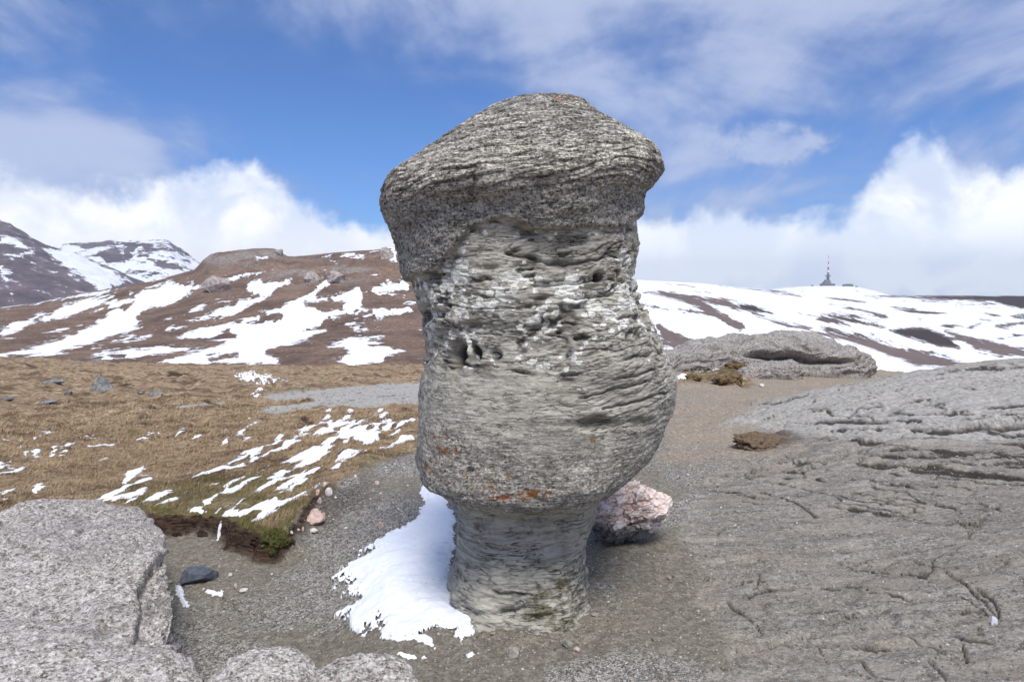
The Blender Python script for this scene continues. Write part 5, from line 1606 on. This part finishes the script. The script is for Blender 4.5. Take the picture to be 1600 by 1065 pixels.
    gstone('moor_stone', 'small half-buried stone on the moor above the rounded pair', 'stone', 205, 607, 12, 4, 'moor_stone', 46, near=(12, 130))
    gstone('moor_stone', 'pale stone nearest the far edge of the moor, left of its darker neighbour', 'stone', 116, 571, 16, 5, 'moor_stone', 47, near=(20, 130))
    gstone('moor_stone', 'dark humped stone on the far edge of the moor below the snow', 'stone', 150, 567, 22, 6, 'moor_stone', 48, near=(20, 130))
    gstone('moor_stone', 'bluish flat slab of stone low in the turf at the left frame edge', 'stone', 6, 628, 26, 5, 'moor_stone', 49, near=(12, 130))


ringstone_list()


def hill_rock(label, px, py, w, h, seed, facets=18, rough=.1, dep=.8, mat='crag', sub=4):
    p = hill_hit(px, py)
    k = p[1] / FPX
    stone('hill_crag', label, 'crag', p + np.array((0, w * k * .15, 0)), (w * k, w * k * dep, h * k * 1.35), mat, seed, facets=facets, rough=rough, sub=sub, sink=.26)


hill_rock('large rounded pinkish crag standing alone on the snowy hillside', 333, 455, 62, 30, 71, facets=24)
hill_rock('round white-frosted crag on the hill crest just left of the tall rock', 603, 407, 27, 20, 72, rough=.16)
hill_rock('grey block on the hill crest half hidden behind the tall rock', 628, 408, 20, 26, 73)
hill_rock('small jagged crag at the right end of the high knoll on the hill crest', 435, 400, 16, 12, 74, rough=.3)
hill_rock('brown crag face in the middle of the hill above the snow tongues', 487, 443, 34, 22, 75, rough=.22, facets=26)
hill_rock('grey broken crag right of the brown crag face on the hill', 524, 443, 46, 20, 76, rough=.22, facets=26)


def pink_boulder():
    import bmesh
    bm = bmesh.new()
    bmesh.ops.create_icosphere(bm, subdivisions=7, radius=1.0)
    V = np.array([v.co[:] for v in bm.verts]); F = np.array([[v.index for v in f.verts] for f in bm.faces])
    bm.free()
    rg = np.random.default_rng(5)
    for n_, d_ in (((.75, .1, .65), .80), ((-.5, -.3, .8), .86), ((.9, -.35, -.3), .84), ((0, -1, .1), .80), ((.2, -.6, -.75), .62), ((-.9, -.1, .2), .80), ((0, 0, 1), .84), ((.45, -.7, .55), .80), ((.6, 0, -.8), .60)):
        n_ = np.array(n_) / np.linalg.norm(n_)
        V = V - np.maximum(V @ n_ - d_, 0)[:, None] * n_
    N = V / np.linalg.norm(V, axis=1, keepdims=True)
    V = V * np.array((.405, .34, .305))
    x, y, z = V.T
    lump = .040 * fbm(x * 6, y * 6, z * 6, o=3, seed=801)
    wx = .012 * fbm(x * 14, y * 14, z * 14, o=2, seed=802); wz = .012 * fbm(x * 14, y * 14, z * 14, o=2, seed=803)
    f1, f2, idn = worley((x + wx) * 9 + z * 3, (y + wz) * 9, (z - wx) * 14 - x * 3, 810)
    g1, g2, idm = worley(x * 21, y * 21, z * 30, 820)
    d = lump * 1.2 + .050 * (idn - .5) + .026 * (idm - .5) - .018 * np.exp(-((f2 - f1) / .05) ** 2) + .006 * fbm(x * 40, y * 40, z * 40, o=2, seed=804)
    V = V + N * d[:, None]
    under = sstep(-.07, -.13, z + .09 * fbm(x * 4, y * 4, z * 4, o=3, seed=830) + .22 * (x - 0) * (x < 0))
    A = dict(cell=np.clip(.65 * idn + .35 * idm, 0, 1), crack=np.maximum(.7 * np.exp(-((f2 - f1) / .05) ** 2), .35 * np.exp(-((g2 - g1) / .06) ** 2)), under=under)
    c, s = math.cos(-.1), math.sin(-.1)
    V = np.stack([V[:, 0], V[:, 1] * c - V[:, 2] * s, V[:, 1] * s + V[:, 2] * c], 1)
    a = -.17   # leans down to the left
    V = np.stack([V[:, 0] * math.cos(a) + V[:, 2] * math.sin(a) * 1, V[:, 1], -V[:, 0] * math.sin(a) * -1 * -1 + V[:, 2] * math.cos(a)], 1)
    p = at(984, 800, 6.75)
    g, _ = ground_z(p[0], p[1])
    V[:, 2] += p[2] - float(g[0])
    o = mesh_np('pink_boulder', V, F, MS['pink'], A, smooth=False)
    o.location = (float(p[0]), float(p[1]), float(g[0]))
    tag(o, 'chunky pink and white fragmented boulder behind the foot of the tall rock', 'boulder')


pink_boulder()


_rf = np.random.default_rng(41)
for _i, (_px, _py, _w, _h, _lab) in enumerate((
        (770, 992, 13, 5, 'flat grey flake lying against the front left of the foot'), (838, 993, 16, 5, 'broad grey flake right under the front of the foot'),
        (930, 966, 12, 6, 'grey flake fallen beside the right edge of the foot'), (948, 938, 9, 5, 'small grey chip on gravel right of the foot'),
        (862, 1002, 8, 4, 'small grey chip between the foot and the tan flat-faced stone'), (742, 1010, 8, 4, 'small grey chip at the lower tip of the snow patch'),
        (1046, 905, 9, 5, 'small pale chip on gravel below the pink boulder'), (1010, 1012, 8, 5, 'small pale chip on the speckled gravel at the lower centre'))):
    gstone('rock_flake', _lab, 'stone', _px, _py, _w, _h, 'grey_stone', 170 + _i, facets=9, rz=_rf.uniform(0, 3))


# tussock and turf lumps
def lump_turf(label, px, py, w, h, seed, near, name='turf_tussock', mat='mossturf'):
    gstone(name, label, 'tussock', px, py, w, h, mat, seed, near=near, facets=3, rough=.28, sub=5, sink=.42)


lump_turf('brown heather tussock in front of the humped outcrop', 1148, 603, 58, 16, 90, (14, 30))
lump_turf('mossy tussock at the outcrop foot close to the snow bit', 1152, 585, 40, 13, 91, (14, 30))
lump_turf('rusty tussock beside the right flank of the tall rock', 1085, 598, 30, 10, 92, (14, 30))
lump_turf('low dark brown mound of dead turf on pale grit right of the tall rock', 1203, 700, 92, 22, 93, (8, 14), name='turf_mound', mat='turf')
lump_turf('rounded green moss cushion at the right end of the undercut bank', 425, 852, 44, 30, 94, (6, 9), name='moss_cushion', mat='moss')
for i_, (a_, b_, w_, h_, t_) in enumerate(((318, 838, 22, 15, 'dark peat clod that has slumped from the turf bank, midway along its undercut'), (402, 842, 26, 14, 'dark peat clod left of the green moss cushion'), (450, 848, 18, 11, 'dark peat clod right of the green moss cushion'),
                                         (372, 850, 12, 8, 'smallest dark peat crumb below the snow-flecked end of the bank'), (276, 836, 20, 9, 'dark peat clod close to the largest boulder under the bank'))):
    lump_turf(t_, a_, b_, w_, h_, 130 + i_, (6, 9.5), name='peat_clod', mat='peat')


# ------------------------------------------------------------------ snow lying by the foot
def snow_patch():
    out = [(652, 762), (664, 757), (690, 768), (702, 790), (712, 812), (712, 850), (706, 890), (722, 920), (738, 945), (748, 968), (738, 990), (722, 1003), (706, 985), (690, 983), (676, 1000), (680, 1012), (650, 1004), (620, 1000), (590, 996), (558, 984), (548, 970), (551, 955),
           (540, 935), (545, 915), (520, 905), (548, 880), (556, 868), (575, 862), (600, 840), (630, 822), (652, 805), (664, 785)]
    W = np.array([ (ground_hit(a, b, 3, 12)[:2]) for a, b in out])
    x0, y0 = W.min(0) - .35; x1, y1 = W.max(0) + .35
    st = .0085
    gx, gy = np.arange(x0, x1, st), np.arange(y0, y1, st)
    X, Y = np.meshgrid(gx, gy)
    x, y = X.ravel(), Y.ravel()
    sd = sdpoly(x * 100, y * 100, W * 100) / 100
    z, M = ground_z(x, y)
    n = fbm(x * 6, y * 6, o=4, seed=901) * .085 + fbm(x * 24, y * 24, o=3, seed=902, gain=.7) * .06
    # ragged on the left, clean near the foot
    px, py = project(x, y, z)
    rag = .35 + 1.5 * sstep(660, 590, px) * sstep(1000, 960, py)
    k = sd + n * rag
    holes = np.hypot((px - 583) / 9, (py - 993) / 6); holes2 = np.hypot((px - 690) / 22, (py - 990) / 7)
    ring = np.abs(np.hypot((px - 697) / 22, (py - 862) / 9) - 1) * 10 + np.where((px > 700) | (py > 872), 9, 0)
    for hm in (holes, holes2):
        k = k - .25 * sstep(1.2, .8, hm + .4 * n * 10)
    th = .030 * sstep(-.004, .07, k) + .008 * sstep(-.004, .012, k)
    hz = z + th - .004 + .006 * fbm(x * 3, y * 3, o=3, seed=905) - .014 * sstep(1.6, .4, ring)
    keep = k > -.004
    V = np.stack([x, y, hz], 1)
    V[k < .003, 2] = z[k < .003] - .006
    F = grid_faces(len(gy), len(gx))
    v, f, a, _ = subset(V, F, {}, keep[F].all(1))
    tag(mesh_np('snow_patch', v, f, MS['snow'], a), 'large bright snow patch with ragged left edge lying beside the foot of the tall rock', 'snow patch')


snow_patch()


def snow_bit(label, pts, seed, near=(3, 12), cat='snow patch'):
    W = np.array([ground_hit(a, b, *near)[:2] for a, b in pts])
    x0, y0 = W.min(0) - .05; x1, y1 = W.max(0) + .05
    st = max(.006, (x1 - x0) / 90)
    gx, gy = np.arange(x0, x1, st), np.arange(y0, y1, st)
    X, Y = np.meshgrid(gx, gy); x, y = X.ravel(), Y.ravel()
    k = sdpoly(x * 100, y * 100, W * 100) / 100 + .02 * fbm(x * 18, y * 18, o=3, seed=seed, gain=.7)
    z, _ = ground_z(x, y)
    V = np.stack([x, y, z + .022 * sstep(0, .03, k) - .003], 1)
    V[k < .002, 2] = z[k < .002] - .006
    F = grid_faces(len(gy), len(gx))
    v, f, a, _ = subset(V, F, {}, (k > -.003)[F].all(1))
    if len(f):
        tag(mesh_np('snow_patch', v, f, MS['snow'], a), label, cat)


snow_bit('narrow strip of old snow running down beside the edge of the largest boulder', [(274, 912), (284, 920), (290, 935), (296, 948), (290, 952), (282, 944), (276, 930)], 911)
snow_bit('small heap of snow crumbs at the right end of the slate block', [(318, 926), (330, 921), (348, 924), (350, 929), (330, 931)], 912)
snow_bit('tiny oval snow remnant on grit between the snow patch and the pale grey stone', [(726, 1024), (738, 1019), (743, 1022), (732, 1028)], 913)
snow_bit('thin snow crumbs below the snow patch behind the bottom boulders', [(610, 1020), (630, 1018), (650, 1021), (672, 1028), (668, 1031), (640, 1026), (614, 1024)], 914)


# ------------------------------------------------------------------ grass and gravel
def grass():
    rg = np.random.default_rng(21)
    n = 620000
    az = np.radians(rg.uniform(-37, 14, n))
    r = np.exp(rg.uniform(math.log(6.3), math.log(34), n))
    # more blades close by
    keep = rg.random(n) < np.clip((9.5 / r) ** 1.15, 0, 1)
    az, r = az[keep], r[keep]
    x, y = r * np.sin(az), r * np.cos(az)
    z, M = ground_z(x, y)
    px, py = project(x, y, z)
    cl = fbm(x * 3, y * 3, o=3, seed=931)
    p = M['grass'] * (M['snow'] < .45) * (M['dark'] < .5) * np.clip(.75 + .5 * cl, 0, 1)
    edge = (M['green'] > .5) & (M['dark'] < .4) & (M['grass'] > .2)
    k = (rg.random(len(x)) < p) & (px > -40) & (px < 1240)
    x, y, z, cl = x[k], y[k], z[k], cl[k]
    green = M['green'][k]
    r = np.hypot(x, y)
    n = len(x)
    mossy = (green > .5) & (r < 9.6)
    L = np.where(mossy & (rg.random(n) < .5), 1.25, 1.0) * rg.uniform(.03, .075, n) * (1 + .35 * cl) * np.clip(r / 12, .8, 1.9)
    wd = rg.uniform(.0022, .0042, n) * np.clip(r / 7, 1, 4)
    yaw = rg.normal(.9, 1.0, n)            # combed by the wind
    lean = rg.uniform(.5, 1.35, n)
    dx, dy, dz = np.sin(lean) * np.cos(yaw), np.sin(lean) * np.sin(yaw), np.cos(lean)
    b = np.stack([x, y, z - .004], 1)
    tip = b + np.stack([dx, dy, dz], 1) * L[:, None]
    a2 = rg.uniform(0, 6.28, n)
    side = np.stack([np.cos(a2), np.sin(a2), np.zeros(n)], 1) * wd[:, None]
    V = np.stack([b - side, b + side, tip], 1).reshape(-1, 3)
    F = np.arange(3 * n).reshape(-1, 3)
    tone = np.clip(rg.normal(.52, .2, n) + .15 * cl, 0, 1)
    tone = np.repeat(tone, 3) * np.tile((.6, .6, 1.15), n)
    A = dict(tone=np.clip(tone, 0, 1), green=np.repeat(np.clip(green * 1.1 - rg.random(n) * .5, 0, 1), 3))
    o = mesh_np('grass', V, F, MS['grass'], A, smooth=False)
    tag(o, 'short wind-combed dead straw-coloured grass with mossy green parts on the turf bank', 'grass', kind='stuff')


grass()


def gravel():
    rg = np.random.default_rng(33)
    n = 200000
    az = np.radians(rg.uniform(-34, 37, n))
    r = np.exp(rg.uniform(math.log(3.6), math.log(17), n))
    x, y = r * np.sin(az), r * np.cos(az)
    z, M = ground_z(x, y)
    p = (1 - M['grass']) * (.09 + .62 * M['gravel'] ** 1.3 * (1 - .75 * M['rock'])) * (1 - .7 * M['palerock'])
    px, py = project(x, y, z)
    rf = np.hypot((x - .02), (y - YC))
    p = np.maximum(p, .30 * sstep(1.15, .72, rf) * (rf > .6))
    k = rg.random(n) < p
    x, y, z, r = x[k], y[k], z[k], r[k]
    n = len(x)
    s = np.exp(rg.normal(math.log(.0050), .52, n)) * np.clip((r / 6.5) ** .55, .8, 1.8)
    s = np.clip(s, .002, .026)
    O = np.array([(1, 0, 0), (0, 1, 0), (-1, 0, 0), (0, -1, 0), (0, 0, .8)], float)
    V = O[None] * (1 + rg.uniform(-.35, .35, (n, 5, 3)))
    rot = rg.uniform(0, 6.28, n)
    c, sn = np.cos(rot)[:, None], np.sin(rot)[:, None]
    V = np.stack([V[:, :, 0] * c - V[:, :, 1] * sn * .7, V[:, :, 0] * sn + V[:, :, 1] * c * .7, V[:, :, 2]], 2) * s[:, None, None]
    V = V + np.stack([x, y, z + .0004], 1)[:, None]
    F = np.array([(0, 1, 4), (1, 2, 4), (2, 3, 4), (3, 0, 4)])[None] + (np.arange(n) * 5)[:, None, None]
    pal = np.array([(.50, .47, .43), (.20, .18, .15), (.10, .095, .085), (.62, .60, .57), (.34, .30, .26), (.44, .33, .28), (.15, .14, .12)])
    ci = rg.choice(len(pal), n, p=[.15, .24, .20, .08, .18, .05, .10])
    colr = pal[ci] * rg.uniform(.8, 1.15, (n, 1))
    o = mesh_np('gravel', V.reshape(-1, 3), F.reshape(-1, 3), MS['gravel'], dict(shade=np.repeat(colr, 5, 0)), smooth=False)
    tag(o, 'loose pale and dark gravel strewn over the grit around the tall rock', 'gravel', kind='stuff')


gravel()


# ------------------------------------------------------------------ summit station with its mast
def cyl_mesh(name, r0, r1, z0, z1, mat, parent, n=16, cx=0, cy=0):
    th = np.linspace(0, 2 * math.pi, n, endpoint=False)
    V = [(cx + r0 * math.cos(t), cy + r0 * math.sin(t), z0) for t in th] + [(cx + r1 * math.cos(t), cy + r1 * math.sin(t), z1) for t in th]
    me = bpy.data.meshes.new(name)
    me.from_pydata(V, [], [(i, (i + 1) % n, n + (i + 1) % n, n + i) for i in range(n)] + [tuple(range(n))[::-1], tuple(range(n, 2 * n))])
    me.materials.append(MS[mat])
    o = bpy.data.objects.new(name, me); COL.objects.link(o)
    if parent: o.parent = parent
    return o


def box_mesh(name, x0, x1, y0, y1, z0, z1, mat, parent, top=1.0):
    cx, cy = (x0 + x1) / 2, (y0 + y1) / 2
    V = [(x, y, z0) for x, y in ((x0, y0), (x1, y0), (x1, y1), (x0, y1))] + [(cx + (x - cx) * top, cy + (y - cy) * top, z1) for x, y in ((x0, y0), (x1, y0), (x1, y1), (x0, y1))]
    me = bpy.data.meshes.new(name)
    me.from_pydata(V, [], [(0, 1, 5, 4), (1, 2, 6, 5), (2, 3, 7, 6), (3, 0, 4, 7), (4, 5, 6, 7), (3, 2, 1, 0)])
    me.materials.append(MS[mat])
    o = bpy.data.objects.new(name, me); COL.objects.link(o)
    if parent: o.parent = parent
    return o


def station():
    D = 2095.0
    k = D / FPX
    p = at(1294, 446.6, D)
    root = tag(empty('transmitter_tower', tuple(map(float, p)), 0), 'hazy transmitter tower with red and white banded mast on the snowy summit', 'tower')
    u = k   # one photo pixel in metres at that distance
    box_mesh('building', -10 * u, 9.5 * u, -6, 14, -3, 3.6 * u, 'concrete', root)
    box_mesh('roof_block', -7 * u, 3.5 * u, -4.5, 10, 3.6 * u + .01, 6.2 * u, 'concrete', root)
    box_mesh('stepped_tower', -5.4 * u, 3 * u, -3.5, 8, 6.2 * u + .01, 9.6 * u, 'concrete', root, .82)
    for i in range(7):
        box_mesh('window', (-8.6 + i * 2.5) * u, (-7.4 + i * 2.5) * u, -6.06, -5.9, 1.0 * u, 2.4 * u, 'glass', root)
    cyl_mesh('lower_shaft', 1.9 * u, 1.6 * u, 9.6 * u, 21.0 * u, 'concrete', root, cx=-.3 * u, cy=1)
    for z in (11.6, 14.6):
        c = cyl_mesh('platform', 4.0 * u if z > 12 else 3.3 * u, 4.4 * u if z > 12 else 3.6 * u, z * u, (z + .7) * u, 'concrete', root, 24, cx=-.3 * u, cy=1)
    for a in range(8):
        t = a * math.pi / 4
        cyl_mesh('dish', 1.0, 1.5, (15.4) * u, (16.6) * u, 'steel', root, 10, cx=-.3 * u + 3.4 * u * math.cos(t), cy=1 + 3.4 * u * math.sin(t))
    zz = [(21.0, 25.0, 'white', 1.35), (25.0, 29.2, 'red', 1.2), (29.2, 33.4, 'white', .85), (33.4, 38.4, 'red', .62), (38.4, 43.0, 'white', .45), (43.0, 46.2, 'red', .34)]
    for a, b, c, r in zz:
        cyl_mesh('mast_section', r * u, r * .92 * u, a * u, b * u, c, root, 12, cx=-.1 * u, cy=1)
    cyl_mesh('antenna', .18 * u, .08 * u, 46.2 * u, 48.5 * u, 'steel', root, 8, cx=-.1 * u, cy=1)
    # hall with a rounded roof, and little huts
    q = at(1325, 446.9, 2095)
    hall = tag(empty('summit_hall', tuple(map(float, q))), 'low hall with a rounded roof right of the hazy tower', 'building')
    box_mesh('wall', -7 * u, 7 * u, -5, 8, -3, 1.6 * u, 'concrete', hall)
    n = 12
    V, F = [], []
    for yy in (-5.6, 8.6):
        for i in range(n + 1):
            t = math.pi * i / n
            V.append((7.3 * u * math.cos(t), yy, 1.62 * u + 2.0 * u * math.sin(t)))
    for i in range(n):
        F.append((i, i + 1, n + 2 + i, n + 1 + i))
    F += [tuple(range(n + 1)), tuple(range(n + 1, 2 * n + 2))[::-1]]
    me = bpy.data.meshes.new('roof'); me.from_pydata(V, [], F); me.materials.append(MS['concrete'])
    o = bpy.data.objects.new('roof', me); COL.objects.link(o); o.parent = hall
    for a, lab, b in ((1269, 'tiny hut left of the hazy tower on the summit', 446.7), (1338, 'tiny hut right of the rounded hall on the summit', 448.3)):
        q = at(a, b, 2090)
        h = tag(empty('summit_hut', tuple(map(float, q))), lab, 'hut')
        box_mesh('wall', -1.5 * u, 1.5 * u, -2, 2, -2, .9 * u, 'concrete', h)
        box_mesh('roof', -1.7 * u, 1.7 * u, -2.4, 2.4, .9 * u + .01, 1.7 * u, 'steel', h, .25)


station()


# ------------------------------------------------------------------ the air
def haze():
    m = bpy.data.materials.new('mountain haze')
    m.use_nodes = True
    t = m.node_tree
    t.nodes.clear()
    out = t.nodes.new('ShaderNodeOutputMaterial')
    v = t.nodes.new('ShaderNodeVolumePrincipled')
    v.inputs['Color'].default_value = (.90, .94, 1, 1)
    v.inputs['Density'].default_value = 0.0001
    v.inputs['Anisotropy'].default_value = 0.2
    t.links.new(v.outputs[0], out.inputs['Volume'])
    X = 9400
    V = [(-X, -X, -120), (X, -X, -120), (X, X, -120), (-X, X, -120), (-X, -X, 420), (X, -X, 420), (X, X, 420), (-X, X, 420)]
    me = bpy.data.meshes.new('haze')
    me.from_pydata(V, [], [(3, 2, 1, 0), (4, 5, 6, 7), (0, 1, 5, 4), (1, 2, 6, 5), (2, 3, 7, 6), (3, 0, 4, 7)])
    me.materials.append(m)
    o = bpy.data.objects.new('haze', me); COL.objects.link(o)
    tag(o, kind='stuff')


haze()
